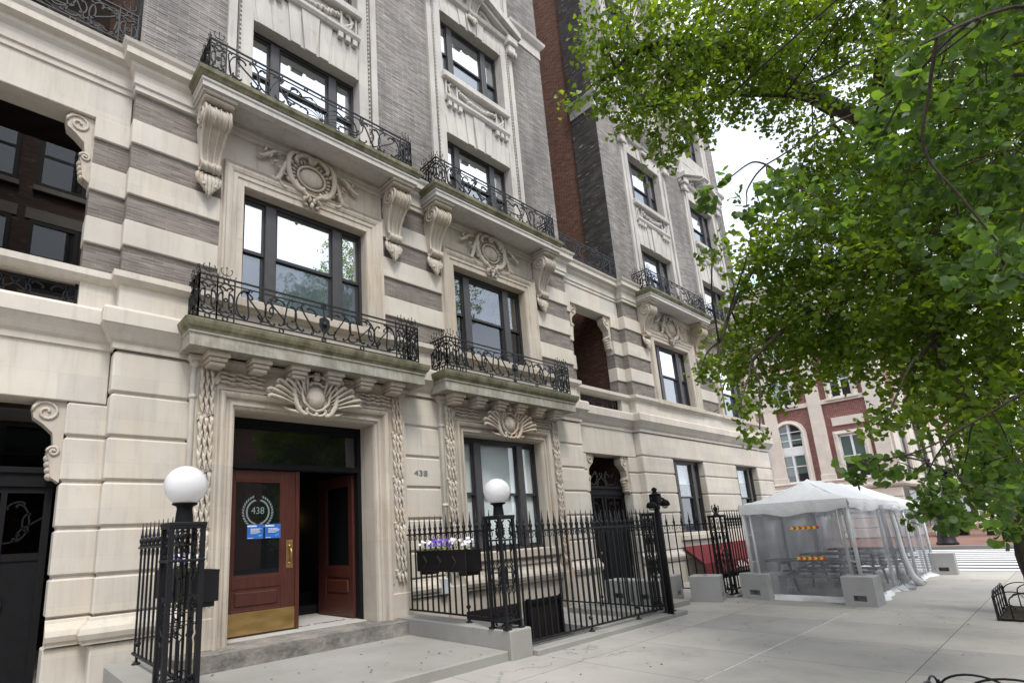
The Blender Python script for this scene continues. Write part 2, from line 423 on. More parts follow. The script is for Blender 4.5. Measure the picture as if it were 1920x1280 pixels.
# ------------------------------------------------------------------ mesh helpers
class MB:
    def __init__(s):
        s.v = []; s.f = []; s.sm = []
    def add(s, vs, fs, smooth=False):
        b = len(s.v)
        s.v.extend(tuple(p) for p in vs)
        s.f.extend(tuple(i+b for i in q) for q in fs)
        s.sm.extend([smooth]*len(fs))
        return s
    def box(s, x0, x1, y0, y1, z0, z1):
        vs = [(x0,y0,z0),(x1,y0,z0),(x1,y1,z0),(x0,y1,z0),(x0,y0,z1),(x1,y0,z1),(x1,y1,z1),(x0,y1,z1)]
        return s.add(vs, [(0,3,2,1),(4,5,6,7),(0,1,5,4),(1,2,6,5),(2,3,7,6),(3,0,4,7)])
    def cbox(s, x0, x1, y0, y1, z0, z1, c=0.01):
        vs = []
        for z, a in ((z0, c), (z0+c, 0), (z1-c, 0), (z1, c)):
            e = a
            vs += [(x0+c,y0+e,z),(x1-c,y0+e,z),(x1-e,y0+c,z),(x1-e,y1-c,z),(x1-c,y1-e,z),(x0+c,y1-e,z),(x0+e,y1-c,z),(x0+e,y0+c,z)]
        fs = [tuple(range(7, -1, -1)), tuple(range(24, 32))]
        for k in range(3):
            for i in range(8):
                j = (i+1) % 8
                fs.append((k*8+i, k*8+j, k*8+8+j, k*8+8+i))
        return s.add(vs, fs)
    def prism(s, poly, ax, a0, a1, smooth=False):
        n = len(poly)
        def pt(p, a):
            return (a, p[0], p[1]) if ax == 'x' else (p[0], a, p[1]) if ax == 'y' else (p[0], p[1], a)
        vs = [pt(p, a0) for p in poly]+[pt(p, a1) for p in poly]
        s.add(vs, [tuple(range(n)), tuple(range(2*n-1, n-1, -1))])
        return s.add(vs, [(i, i+n, (i+1) % n+n, (i+1) % n) for i in range(n)], smooth)
    def tube(s, pts, r, n=6, up=None, cap=True, smooth=True, flat=1.0):
        P = [Vector(p) for p in pts]
        m = len(P)
        if m < 2: return s
        rs = [r]*m if not isinstance(r, (list, tuple)) else r
        nor = Vector(up) if up is not None else None
        vs = []
        ref = None
        for i in range(m):
            t = (P[min(i+1, m-1)]-P[max(i-1, 0)])
            if t.length < 1e-9: t = Vector((0, 0, 1))
            t.normalize()
            if nor is not None:
                a = nor
            else:
                if ref is None:
                    ref = Vector((0, 0, 1)) if abs(t.z) < 0.9 else Vector((1, 0, 0))
                a = (ref-t*ref.dot(t)).normalized()
                ref = a
            b = t.cross(a).normalized()
            for k in range(n):
                q = 2*PI*k/n+PI/4
                vs.append(P[i]+a*(rs[i]*flat*math.cos(q))+b*(rs[i]*math.sin(q)))
        fs = [(i*n+k, i*n+(k+1) % n, (i+1)*n+(k+1) % n, (i+1)*n+k) for i in range(m-1) for k in range(n)]
        if cap: fs += [tuple(range(n-1, -1, -1)), tuple((m-1)*n+k for k in range(n))]
        return s.add(vs, fs, smooth)
    def lathe(s, prof, cx, cy, z0=0.0, n=16, smooth=True):
        m = len(prof)
        vs = [(cx+r*math.cos(2*PI*k/n), cy+r*math.sin(2*PI*k/n), z0+z) for r, z in prof for k in range(n)]
        fs = [(i*n+k, i*n+(k+1) % n, (i+1)*n+(k+1) % n, (i+1)*n+k) for i in range(m-1) for k in range(n)]
        fs += [tuple(range(n-1, -1, -1)), tuple((m-1)*n+k for k in range(n))]
        return s.add(vs, fs, smooth)
    def ell(s, c, rx, ry, rz, nu=12, nv=8, rot=None):
        vs = []
        for j in range(nv+1):
            ph = PI*j/nv
            for i in range(nu):
                th = 2*PI*i/nu
                p = Vector((rx*math.sin(ph)*math.cos(th), ry*math.sin(ph)*math.sin(th), rz*math.cos(ph)))
                if rot is not None: p = rot @ p
                vs.append((c[0]+p.x, c[1]+p.y, c[2]+p.z))
        fs = [(j*nu+i, (j+1)*nu+i, (j+1)*nu+(i+1) % nu, j*nu+(i+1) % nu) for j in range(nv) for i in range(nu)]
        return s.add(vs, fs, True)
    def mould(s, path, prof, closed_ends=True):
        """a moulding: prof = [(projection, z)...] swept along a plan path, mitred"""
        P = [Vector((p[0], p[1])) for p in path]
        nr = []
        for i in range(len(P)-1):
            d = (P[i+1]-P[i]).normalized()
            nr.append(Vector((d.y, -d.x)))
        vs = []
        for i, p in enumerate(P):
            if i == 0: m = nr[0]
            elif i == len(P)-1: m = nr[-1]
            else: m = (nr[i-1]+nr[i])/(1+nr[i-1].dot(nr[i]))
            for o, z in prof: vs.append((p.x+m.x*o, p.y+m.y*o, z))
        k = len(prof)
        fs = [(i*k+j, (i+1)*k+j, (i+1)*k+j+1, i*k+j+1) for i in range(len(P)-1) for j in range(k-1)]
        if closed_ends: fs += [tuple(range(k)), tuple((len(P)-1)*k+j for j in range(k-1, -1, -1))]
        return s.add(vs, fs)
    def surround(s, x0, x1, z0, z1, prof, bottom=False):
        """architrave: prof = [(distance outwards from the opening, y)...]"""
        vs = []
        for d, y in prof:
            zb = z0-d if bottom else z0
            vs += [(x0-d, y, zb), (x0-d, y, z1+d), (x1+d, y, z1+d), (x1+d, y, zb)]
        fs = []
        for i in range(len(prof)-1):
            a = i*4
            for j in range(4 if bottom else 3):
                jn = (j+1) % 4
                fs.append((a+j, a+jn, a+4+jn, a+4+j))
        return s.add(vs, fs)
    def build(s, name, mat, parent=None, base=None, bevel=0.0):
        b = base if base is not None else BASE.get(parent.name, (0, 0, 0)) if parent else (0, 0, 0)
        me = bpy.data.meshes.new(name)
        me.from_pydata([(x-b[0], y-b[1], z-b[2]) for x, y, z in s.v], [], s.f)
        me.polygons.foreach_set('use_smooth', s.sm)
        if isinstance(mat, str): mat = M[mat]
        me.materials.append(mat)
        o = bpy.data.objects.new(name, me)
        col.objects.link(o)
        if parent: o.parent = parent
        else: o.location = b
        BASE[o.name] = tuple(b)
        return o
BASE = {}
def tag(o, label, cat, group=None, kind=None):
    if label: o['label'] = label
    if cat: o['category'] = cat
    if group: o['group'] = group
    if kind: o['kind'] = kind
    return o
def thing(name, loc, label, cat, group=None, rz=0.0):
    o = bpy.data.objects.new(name, None)
    o.empty_display_size = 0.2
    o.location = loc
    o.rotation_euler = (0, 0, rz)
    col.objects.link(o)
    BASE[o.name] = tuple(loc) if rz == 0 else (0, 0, 0)
    return tag(o, label, cat, group)
def struct(o):
    o['kind'] = 'structure'
    return o
def copy_tree(o, parent=None):
    c = o.copy()
    col.objects.link(c)
    if parent: c.parent = parent
    for ch in list(o.children): copy_tree(ch, c)
    return c
def inst(src, parent, loc):
    """another copy of a part, sharing its mesh"""
    c = src.copy()
    col.objects.link(c)
    c.parent = parent
    b = BASE.get(parent.name, (0, 0, 0))
    c.location = (loc[0]-b[0], loc[1]-b[1], loc[2]-b[2])
    return c

# scroll curves: heading integrated along the curve, ends wind up
def scroll(kind, a=1.3, b=5.6, n=30):
    pts = [(0.0, 0.0)]
    x = z = 0.0
    for i in range(n):
        q = -1+2*(i+0.5)/n
        th = (a*q+b*q**5) if kind == 'C' else (a*q*q*0.6+b*abs(q)**5)
        st = 1.0/(1+2.2*abs(q)**3)
        x += math.cos(th)*st
        z += math.sin(th)*st
        pts.append((x, z))
    xs = [p[0] for p in pts]; zs = [p[1] for p in pts]
    cx, cz = (min(xs)+max(xs))/2, (min(zs)+max(zs))/2
    L = math.hypot(pts[-1][0]-pts[0][0], pts[-1][1]-pts[0][1])
    w = max(max(xs)-min(xs), max(zs)-min(zs))
    ang = math.atan2(pts[-1][1]-pts[0][1], pts[-1][0]-pts[0][0])
    o = []
    for p in pts:
        u, v = (p[0]-cx)/w, (p[1]-cz)/w
        o.append((u*math.cos(-ang)-v*math.sin(-ang), u*math.sin(-ang)+v*math.cos(-ang)))
    return o
SC = {'C': scroll('C'), 'S': scroll('S'), 'O': [(0.5*math.cos(2*PI*i/14), 0.5*math.sin(2*PI*i/14)) for i in range(15)]}
def put(kind, cx, cz, size, rot=0.0, mir=1, sq=1.0):
    c, s_ = math.cos(R(rot)), math.sin(R(rot))
    return [(cx+size*mir*(u*c-v*sq*s_), cz+size*(u*s_+v*sq*c)) for u, v in SC[kind]]

# ------------------------------------------------------------------ ground
def ground():
    m = MB()
    m.box(-40, 20.75, -0.62, 5.5, -1.0, 0.0)
    m.box(-40, 6.05, 5.5, 30, -1.0, 0.0)
    m.box(8.35, 20.75, 5.5, 30, -1.0, 0.0)
    m.box(6.05, 8.35, 7.97, 30, -1.0, 0.0)
    m.box(6.05, 8.35, 5.5, 7.97, -1.3, -1.1)
    struct(m.build('sidewalk', 'sidewalk'))
    struct(MB().box(-40, 20.9, -0.78, -0.625, -1, -0.004).build('kerb', 'concrete'))
    struct(MB().box(20.755, 20.9, -0.62, 60, -1, -0.004).build('kerb', 'concrete'))
    g = MB()
    g.add([(-300, -300, -0.15), (500, -300, -0.15), (500, 300, -0.15), (-300, 300, -0.15)], [(0, 1, 2, 3)])
    struct(g.build('road', 'asphalt'))
    struct(MB().box(34.9, 180, 0.2, 60, -1, 0.0).build('brick_pavement', 'paver_red'))
    struct(MB().box(34.7, 34.895, 0.05, 60, -1, 0.01).build('kerb', 'concrete'))
    struct(MB().box(61, 180, 0.0, 6.0, -0.9, 0.004).build('pavement', 'concrete'))
    st = MB()
    for i in range(11):
        x = 21.6+i*1.2
        st.box(x, x+0.62, -4.5, 5.6, -0.15, -0.144)
    struct(st.build('crosswalk_marking', 'paint'))
    sm = MB()
    r = random.Random(3)
    x = 6.2
    while x < 12.5:
        l = r.uniform(0.3, 0.9)
        sm.box(x, x+l, 3.034+r.uniform(-.004, .004), 3.048+r.uniform(-.003, .005), -0.01, 0.003)
        x += l+r.uniform(0.0, 0.05)
    struct(sm.build('sidewalk_seam', plain('pale_seam_filler', (0.58, 0.57, 0.55), 0.8)))
ground()

# ------------------------------------------------------------------ stonework
def console(m, x0, x1, yw, ztop, h=1.5, p=0.46):
    """scrolled bracket: cap, big scroll, slender fluted S shaft, small scroll, acanthus drop"""
    wd, xc = x1-x0, (x0+x1)/2
    m.cbox(x0-0.06, x1+0.06, yw-p-0.04, yw, ztop-0.06, ztop, 0.012)
    m.cbox(x0-0.03, x1+0.03, yw-p, yw, ztop-0.12, ztop-0.061, 0.02)
    r1, r2 = h*0.115, h*0.05
    c1 = (yw-p+r1+0.02, ztop-0.12-r1)
    c2 = (yw-0.13, ztop-h*0.665)
    def cyl(cy, cz, r, xa, xb):
        n = 20
        vs = [(x, cy+r*math.cos(2*PI*i/n), cz+r*math.sin(2*PI*i/n)) for x in (xa, xb) for i in range(n)]
        m.add(vs, [(i, (i+1) % n, n+(i+1) % n, n+i) for i in range(n)], True)
        m.add(vs, [tuple(range(n-1, -1, -1)), tuple(range(n, 2*n))])
    cyl(c1[0], c1[1], r1*0.93, x0+0.01, x1-0.01)
    for fx in (0.0, 0.14, 0.40, 0.60, 0.86, 1.0):     # raised bands round the scroll
        x = x0+0.02+(wd-0.04)*fx
        m.tube([(x, c1[0]+r1*0.97*math.cos(2*PI*i/20), c1[1]+r1*0.97*math.sin(2*PI*i/20)) for i in range(21)], 0.020 if fx in (0, 1) else 0.014, 5, up=(1, 0, 0))
    m.box(x0+0.04, x1-0.04, c1[0], yw, c1[1]-r1*0.6, ztop-0.12)
    n = 12
    secs = []
    for i in range(n+1):
        q = i/n
        yf = yw-(0.09+(p-0.17)*(1-q)**2.0+0.045*math.sin(q*PI)**2*0+0.05*q**4)
        z = c1[1]-r1*0.35+(c2[1]-c1[1]+r1*0.35)*q
        secs.append((yf, z, wd*(0.46-0.16*q)))
    vs = []
    for yf, z, hw in secs: vs += [(xc-hw, yf+0.03, z), (xc-hw*0.9, yf, z), (xc+hw*0.9, yf, z), (xc+hw, yf+0.03, z), (xc+hw, yw, z), (xc-hw, yw, z)]
    m.add(vs, [(i*6+j, i*6+(j+1) % 6, i*6+6+(j+1) % 6, i*6+6+j) for i in range(n) for j in range(6)])
    for fx, rr in ((-0.97, 0.026), (-0.36, 0.017), (0.36, 0.017), (0.97, 0.026)):
        m.tube([(xc+hw*fx, yf-0.008, z) for yf, z, hw in secs], rr, 6, up=(1, 0, 0))
    hw2 = wd*0.33
    cyl(c2[0], c2[1], r2*0.92, xc-hw2, xc+hw2)
    for fx in (-1, -0.4, 0.4, 1):
        m.tube([(xc+hw2*fx, c2[0]+r2*0.97*math.cos(2*PI*i/16), c2[1]+r2*0.97*math.sin(2*PI*i/16)) for i in range(17)], 0.015, 5, up=(1, 0, 0))
    for xx, sg in ((x0+0.01, -1), (x1-0.01, 1)):
        pts = [(xx+sg*0.012, c1[0]+r1*(0.95-0.8*t/22)*math.cos(-0.55*t+1.6), c1[1]+r1*(0.95-0.8*t/22)*math.sin(-0.55*t+1.6)) for t in range(23)]
        m.tube(pts, r1*0.13, 5, up=(1, 0, 0))
    zb, ze = c2[1]-r2*0.8, ztop-h
    for k in range(7):                       # acanthus leaf, tips curling forward
        fx = (k-3)/3
        pts = []
        for i in range(8):
            q = i/7
            wq = 0.33*math.sin(0.75+q*1.9)
            pts.append((xc+wd*wq*fx*1.25, yw-0.04-0.12*(math.sin(q*2.9)**0.8 if q > 0 else 0)*(1.05-abs(fx)*0.45)-(0.04 if q > 0.85 else 0), zb+(ze-zb)*q*(1-abs(fx)*0.38)))
        m.tube(pts, [0.022, 0.034, 0.038, 0.038, 0.036, 0.032, 0.026, 0.014], 5)
    for sg in (-1, 1):
        pp = put('C', xc+sg*wd*0.25, zb+(ze-zb)*0.3, 0.15, 70, sg)
        m.tube([(u, yw-0.13, v) for u, v in pp], 0.018, 5, up=(0, 1, 0))
        m.ell((xc+sg*wd*0.2, yw-0.15, zb+(ze-zb)*0.55), 0.035, 0.035, 0.035, 8, 6)

def blade(m, pts, r0, r1, n=5, flat=0.7):
    k = len(pts)
    m.tube(pts, [r0+(r1-r0)*i/(k-1) for i in range(k)], n)

def oval_cartouche(m, cx, cz, y, s=1.0):
    m.ell((cx, y-0.02, cz), 0.25*s, 0.10, 0.2*s, 20, 10)
    m.tube([(cx+0.29*s*math.cos(t*PI/12), y-0.05, cz+0.245*s*math.sin(t*PI/12)) for t in range(25)], 0.028*s, 6, up=(0, 1, 0))
    for i in range(26):                      # gadrooned collar
        a = 2*PI*i/26
        m.tube([(cx+q*1.12*s*math.cos(a), y-0.03+0.0*q, cz+q*s*math.sin(a)) for q in (0.29, 0.34, 0.385)], [0.018*s, 0.03*s, 0.022*s], 5)
    for mir in (-1, 1):
        def T(kind, dx, dz, size, rot, r, sq=1.0, lift=0.05):
            pp = put(kind, cx+mir*dx*s, cz+dz*s, size*s, rot, mir, sq)
            k = len(pp)
            m.tube([(u, y-lift, v) for u, v in pp], [r*s*(0.6+0.55*math.sin(PI*(i+0.5)/k)) for i in range(k)], 6, up=(0, 1, 0))
        T('C', 0.36, 0.02, 0.80, 80, 0.05, lift=0.07)
        T('C', 0.2, 0.36, 0.36, 150, 0.042, lift=0.08)
        T('S', 0.19, -0.36, 0.42, 50, 0.04, lift=0.07)
        T('C', 0.12, -0.50, 0.22, 100, 0.03)
        T('S', 0.60, -0.06, 0.62, -55, 0.045, 1.0)
        T('S', 0.86, 0.18, 0.42, -25, 0.035)
        T('C', 0.62, -0.30, 0.26, 60, 0.03)
        for k in range(6):                   # acanthus lobes on the wings
            a = R(200-28*k)
            bx, bz = cx+mir*(0.5+0.09*k)*s, cz+(-0.16+0.07*k)*s
            blade(m, [(bx, y-0.03, bz), (bx+mir*0.06*s*math.cos(a+0.9), y-0.07, bz+0.07*s*math.sin(a+0.9)), (bx+mir*0.12*s*math.cos(a+0.5), y-0.03, bz+0.12*s*math.sin(a+0.5))], 0.035*s, 0.012*s)
        for k in range(4):
            blade(m, [(cx+mir*0.02*s, y-0.04, cz-0.38*s), (cx+mir*(0.06+0.04*k)*s, y-0.1, cz-(0.42+0.04*k)*s), (cx+mir*(0.05+0.03*k)*s, y-0.05, cz-(0.46+0.05*k)*s)], 0.04*s, 0.015*s)
    for k in range(5):
        a = R(50+20*k)
        blade(m, [(cx, y-0.05, cz+0.3*s), (cx+0.12*s*math.cos(a), y-0.11, cz+0.3*s+0.13*s*math.sin(a)), (cx+0.2*s*math.cos(a), y-0.07, cz+0.3*s+0.18*s*math.sin(a))], 0.05*s, 0.02*s)
    m.ell((cx, y-0.06, cz-0.6*s), 0.04*s, 0.05, 0.07*s, 8, 6)

def shield_cartouche(m, cx, cz, y, s=1.0):
    out = [(-0.21, 0.2), (-0.23, 0.05), (-0.2, -0.1), (-0.1, -0.2), (0, -0.235), (0.1, -0.2), (0.2, -0.1), (0.23, 0.05), (0.21, 0.2), (0.1, 0.155), (0.06, 0.2), (-0.06, 0.2), (-0.1, 0.155)]
    m.ell((cx, y-0.07, cz-0.02*s), 0.165*s, 0.115, 0.175*s, 18, 10)
    rim = [(cx+u*1.05*s, y-0.12, cz+v*1.03*s) for u, v in out]
    m.tube(rim+rim[:1], 0.024*s, 6, up=(0, 1, 0))
    for k in range(14):                      # notched strapwork round the shield
        a_ = 2*PI*k/14+0.2
        m.cbox(cx+0.3*s*math.cos(a_)-0.03*s, cx+0.3*s*math.cos(a_)+0.03*s, y-0.075, y, cz+0.29*s*math.sin(a_)-0.03*s, cz+0.29*s*math.sin(a_)+0.03*s, 0.01)
    m.prism([(cx+u*1.25*s, cz+v*1.22*s) for u, v in out], 'y', y-0.08, y)
    for t in range(-3, 4):                   # diagonal hatching of the shield
        m.tube([(cx+(0.045*t-0.1)*s, y-0.155+0.012*abs(t), cz-0.08*s), (cx+(0.045*t+0.08)*s, y-0.158+0.012*abs(t), cz+0.07*s)], 0.006*s, 4)
    for mir in (-1, 1):
        pp = put('C', cx+mir*0.27*s, cz+0.0*s, 0.62*s, 82, mir, 0.9)
        m.tube([(u, y-0.11, v) for u, v in pp], [0.035*s*(0.6+0.6*math.sin(PI*(i+.5)/len(pp))) for i in range(len(pp))], 6, up=(0, 1, 0))
        pp = put('C', cx+mir*0.11*s, cz+0.27*s, 0.22*s, 160, mir)
        m.tube([(u, y-0.13, v) for u, v in pp], 0.026*s, 6, up=(0, 1, 0))
        pp = put('C', cx+mir*0.08*s, cz-0.27*s, 0.18*s, 20, mir)
        m.tube([(u, y-0.12, v) for u, v in pp], 0.022*s, 6, up=(0, 1, 0))
        for k in range(8):                   # palm frond: separate plumes, tips curling over
            h = 0.30+k*0.165
            L = (0.63-0.012*k+(0.07 if k % 2 else 0))*s
            u, v = (0.17-0.006*k)*s, (-0.2+0.018*k)*s
            pts = [(cx+mir*u, y-0.04, cz+v)]
            nn = 13
            for i in range(nn):
                q = (i+1)/nn
                hd = h+0.25*q-0.55*q*q-(3.6*max(0, q-0.7)/0.3)
                st_ = L/nn*(1.12 if q < 0.7 else 0.55)
                u += 1.22*st_*math.cos(hd); v += 0.86*st_*math.sin(hd)
                pts.append((cx+mir*u, y-0.03-0.13*math.sin(min(q, 0.85)*2.5), cz+v))
            m.tube(pts, [q_*0.78*s for q_ in (0.012, 0.014, 0.017, 0.02, 0.023, 0.027, 0.031, 0.035, 0.038, 0.039, 0.037, 0.032, 0.024, 0.012)], 6)
            m.tube([(p[0], p[1]-0.022*s, p[2]) for p in pts[2:10]], 0.008*s, 4)
        for k in range(3):
            blade(m, [(cx+mir*0.12*s, y-0.06, cz-0.26*s), (cx+mir*(0.25+0.06*k)*s, y-0.09, cz-(0.285-0.01*k)*s), (cx+mir*(0.34+0.08*k)*s, y-0.05, cz-(0.25-0.02*k)*s)], 0.035*s, 0.014*s)
    m.cbox(cx-0.05*s, cx+0.05*s, y-0.17, y-0.02, cz+0.24*s, cz+0.38*s, 0.015)

def garland_strip(m, x0, x1, y, z0, z1, horiz=False):
    """rows of bay leaves overlapping like scales, tips proud, ribbon bands crossing"""
    wd = x1-x0
    n = int((z1-z0)/0.098)
    for i in range(n):
        zc = z1-(i+0.5)*(z1-z0)/n
        if i % 8 == 6:
            m.add([(x0-0.012, y-0.03, zc-0.11), (x1+0.012, y-0.035, zc+0.0), (x1+0.012, y-0.03, zc+0.085), (x0-0.012, y-0.035, zc-0.025),
                   (x0-0.012, y, zc-0.125), (x1+0.012, y, zc-0.015), (x1+0.012, y, zc+0.1), (x0-0.012, y, zc-0.01)], [(0, 1, 2, 3), (4, 5, 1, 0), (3, 2, 6, 7)])
            continue
        for k in range(3):
            xc = x0+wd*(k+0.5)/3+(0.008 if i % 2 else -0.008)
            ww, hh = wd/6*0.80, 0.112
            dz = -0.02 if k == 1 else 0
            zt, zm, zb = zc+hh*0.7+dz, zc+dz, zc-hh+dz
            vs = [(xc, y-0.068, zb), (xc-ww*0.85, y-0.055, zm-0.03), (xc-ww, y-0.04, zm+0.03), (xc-ww*.6, y-0.004, zt), (xc+ww*.6, y-0.004, zt), (xc+ww, y-0.04, zm+0.03), (xc+ww*0.85, y-0.055, zm-0.03), (xc, y-0.078, zm-0.01), (xc, y-0.012, zt),
                  (xc, y-0.0, zb+0.012), (xc-ww*0.8, y, zm-0.025), (xc+ww*0.8, y, zm-0.025)]
            m.add(vs, [(0, 7, 1), (1, 7, 2), (2, 7, 8, 3), (8, 7, 5, 4), (5, 7, 6), (6, 7, 0), (0, 1, 10, 9), (6, 0, 9, 11), (1, 2, 10), (5, 6, 11)])
            if k < 2: m.ell((xc+wd/6, y-0.035, zb+0.03), 0.010, 0.018, 0.014, 6, 4)

def garland_top(m, x0, x1, y, z0, z1):
    b = MB()
    garland_strip(b, z0, z1, y, x0, x1)
    m.add([(v[2], v[1], v[0]) for v in b.v], [tuple(reversed(f)) for f in b.f])

# ------------------------------------------------------------------ railings
def iron_panel(m, o, U, L, H, style, r=0.0135):
    """one wrought iron balcony panel, standing on o, running along U"""
    o = Vector(o); U = Vector(U)
    nrm = U.cross(Vector((0, 0, 1)))
    def P(u, v): return o+U*u+Vector((0, 0, v))
    def T(pp, rr=None): m.tube([P(u, v) for u, v in pp], rr or r, 4, up=nrm, smooth=False)
    def bar(u0, v0, u1, v1, rr): T([(u0, v0), (u1, v1)], rr)
    rails = (0.06, 0.14, H-0.08, H)
    for i, v in enumerate(rails):
        bar(0, v, L, v, 0.017 if i in (0, 3) else 0.012)
    if L < 1.2:
        ends = [(0.0, L)]
        cells = max(1, round(L/0.24))
        hp = [(L*i/cells, L*(i+1)/cells) for i in range(cells)]
        mid = None
    else:
        e = 0.25
        hp = [(0, e), (e, 2*e), (L-2*e, L-e), (L-e, L)] if style == 'low' else [(0, e), (L-e, L)]
        k = 2*e if style == 'low' else e
        mid = (k, L-k)
    h0, h1 = 0.14, H-0.08
    hc, hh = (h0+h1)/2, h1-h0
    for a, b in hp:
        c, w_ = (a+b)/2, b-a
        for u in (a, b): bar(u, 0, u, H, 0.013)
        for sg in (-1, 1):
            T([(c+sg*0.1*w_, h0), (c+sg*0.42*w_, h0+0.12*hh), (c+sg*0.18*w_, h0+0.26*hh), (c+sg*0.18*w_, h1-0.26*hh), (c+sg*0.42*w_, h1-0.12*hh), (c+sg*0.1*w_, h1)])
            T(put('C', c+sg*0.33*w_, hc+0.0*hh, 0.42*hh, 90, sg, 0.9))
            T(put('C', c+sg*0.2*w_, h0+0.15*hh, 0.36*w_, 20, sg))
            T(put('C', c+sg*0.2*w_, h1-0.15*hh, 0.36*w_, 200, sg))
        T(put('O', c, hc, 0.2*w_))
        T(put('O', c, 0.1, 0.07)); T(put('O', c, H-0.04, 0.07))
        bar(c, H, c, H+0.18, 0.006)          # finial
        m.ell(P(c, H+0.175), 0.011, 0.011, 0.026, 6, 4)
        for sg in (-1, 1):
            T(put('C', c+sg*0.055, H+0.1, 0.12, 60, sg, 1.0), 0.007)
            T(put('C', c+sg*0.1, H+0.03, 0.09, 20, sg), 0.006)
    if mid:
        a, b = mid
        c, w_ = (a+b)/2, (b-a)/2
        for sg in (-1, 1):
            if style == 'low':
                for fu, kind, fv, size, rot, sq in ((0.93, 'C', .5, .88, 92, 1), (0.79, 'S', .5, .95, 65, 1), (0.62, 'C', .5, .92, 95, 1.15), (0.62, 'C', .5, .5, 268, 1), (0.45, 'S', .55, .98, 115, 1),
                        (0.3, 'C', .45, .8, 85, 1), (0.2, 'S', .5, .95, 70, .9), (0.87, 'C', .82, .36, 200, 1), (0.7, 'C', .16, .36, 20, 1), (0.52, 'C', .85, .32, 190, 1), (0.38, 'C', .12, .36, 10, 1), (0.14, 'C', .8, .34, 210, 1), (0.1, 'C', .2, .3, 20, 1), (0.86, 'S', .5, .95, 100, 1), (0.71, 'C', .5, .7, 268, 1), (0.54, 'S', .5, .8, 60, 1), (0.36, 'C', .55, .5, 265, 1), (0.62, 'C', .5, .22, 90, 1), (0.95, 'C', .15, .3, 20, 1)):
                    T(put(kind, c+sg*fu*w_, h0+fv*hh, size*hh, rot, sg, sq))
            else:
                for fu, kind, fv, size, rot, sq in ((0.93, 'C', .5, .9, 95, 1), (0.8, 'S', .5, 1.05, 50, 1), (0.66, 'C', .5, .8, 80, 1.2), (0.56, 'S', .45, 1.15, 130, 1), (0.42, 'C', .55, .9, 60, 1.1), (0.86, 'C', .85, .3, 190, 1), (0.72, 'C', .13, .34, 10, 1),
                        (0.48, 'C', .12, .34, 10, 1), (0.5, 'C', .88, .3, 200, 1), (0.3, 'S', .3, .9, 20, 1), (0.3, 'C', .8, .42, 200, 1), (0.97, 'S', .5, .9, 95, 1), (0.73, 'C', .5, .95, 265, 1), (0.6, 'C', .5, .45, 85, 1), (0.36, 'C', .5, .8, 110, 1), (0.9, 'C', .15, .3, 20, 1), (0.64, 'C', .86, .28, 190, 1), (0.2, 'S', .75, .5, -10, 1)):
                    T(put(kind, c+sg*fu*w_, h0+fv*hh, size*hh, rot, sg, sq))
                for k in range(6):           # palmette in the middle
                    a2 = R(84-k*15)
                    Lp = hh*(0.95 if k < 4 else 0.75)
                    T([(c+sg*Lp*q*math.cos(a2-0.5*q*q), h0+0.02+Lp*q*math.sin(a2-0.5*q*q)) for q in (0.05, .3, .5, .7, .85, 1.0)], 0.007)
                for j in range(3): T(put('O', c+sg*(0.2+0.27*j)*w_, H-0.04, 0.06))
        T(put('O', c, 0.1, 0.07)); T(put('O', c-w_*.5, 0.1, 0.07)); T(put('O', c+w_*.5, 0.1, 0.07))
        T(put('O', c, H-0.04, 0.07))
        if style == 'low':
            bar(c, 0, c, H, 0.011)
            m.prism([(P(c+u, 0).x, P(c, v).z) for u, v in ((-.09, .45), (0, .5), (.09, .45), (.1, .33), (.05, .24), (0, .19), (-.05, .24), (-.1, .33))], 'y', o.y-0.03, o.y-0.022)
            m.ell(P(c, 0.36)-Vector((0, 0.035, 0)), 0.045, 0.04, 0.045, 10, 6)

def balcony_rail(name, parent, x0, x1, yf, yb, z, H, style):
    m = MB()
    iron_panel(m, (x0, yf, z), (1, 0, 0), x1-x0, H, style)
    iron_panel(m, (x0, yb, z), (0, -1, 0), yb-yf, H, style)
    iron_panel(m, (x1, yf, z), (0, 1, 0), yb-yf, H, style)
    return m.build(name, 'iron', parent)

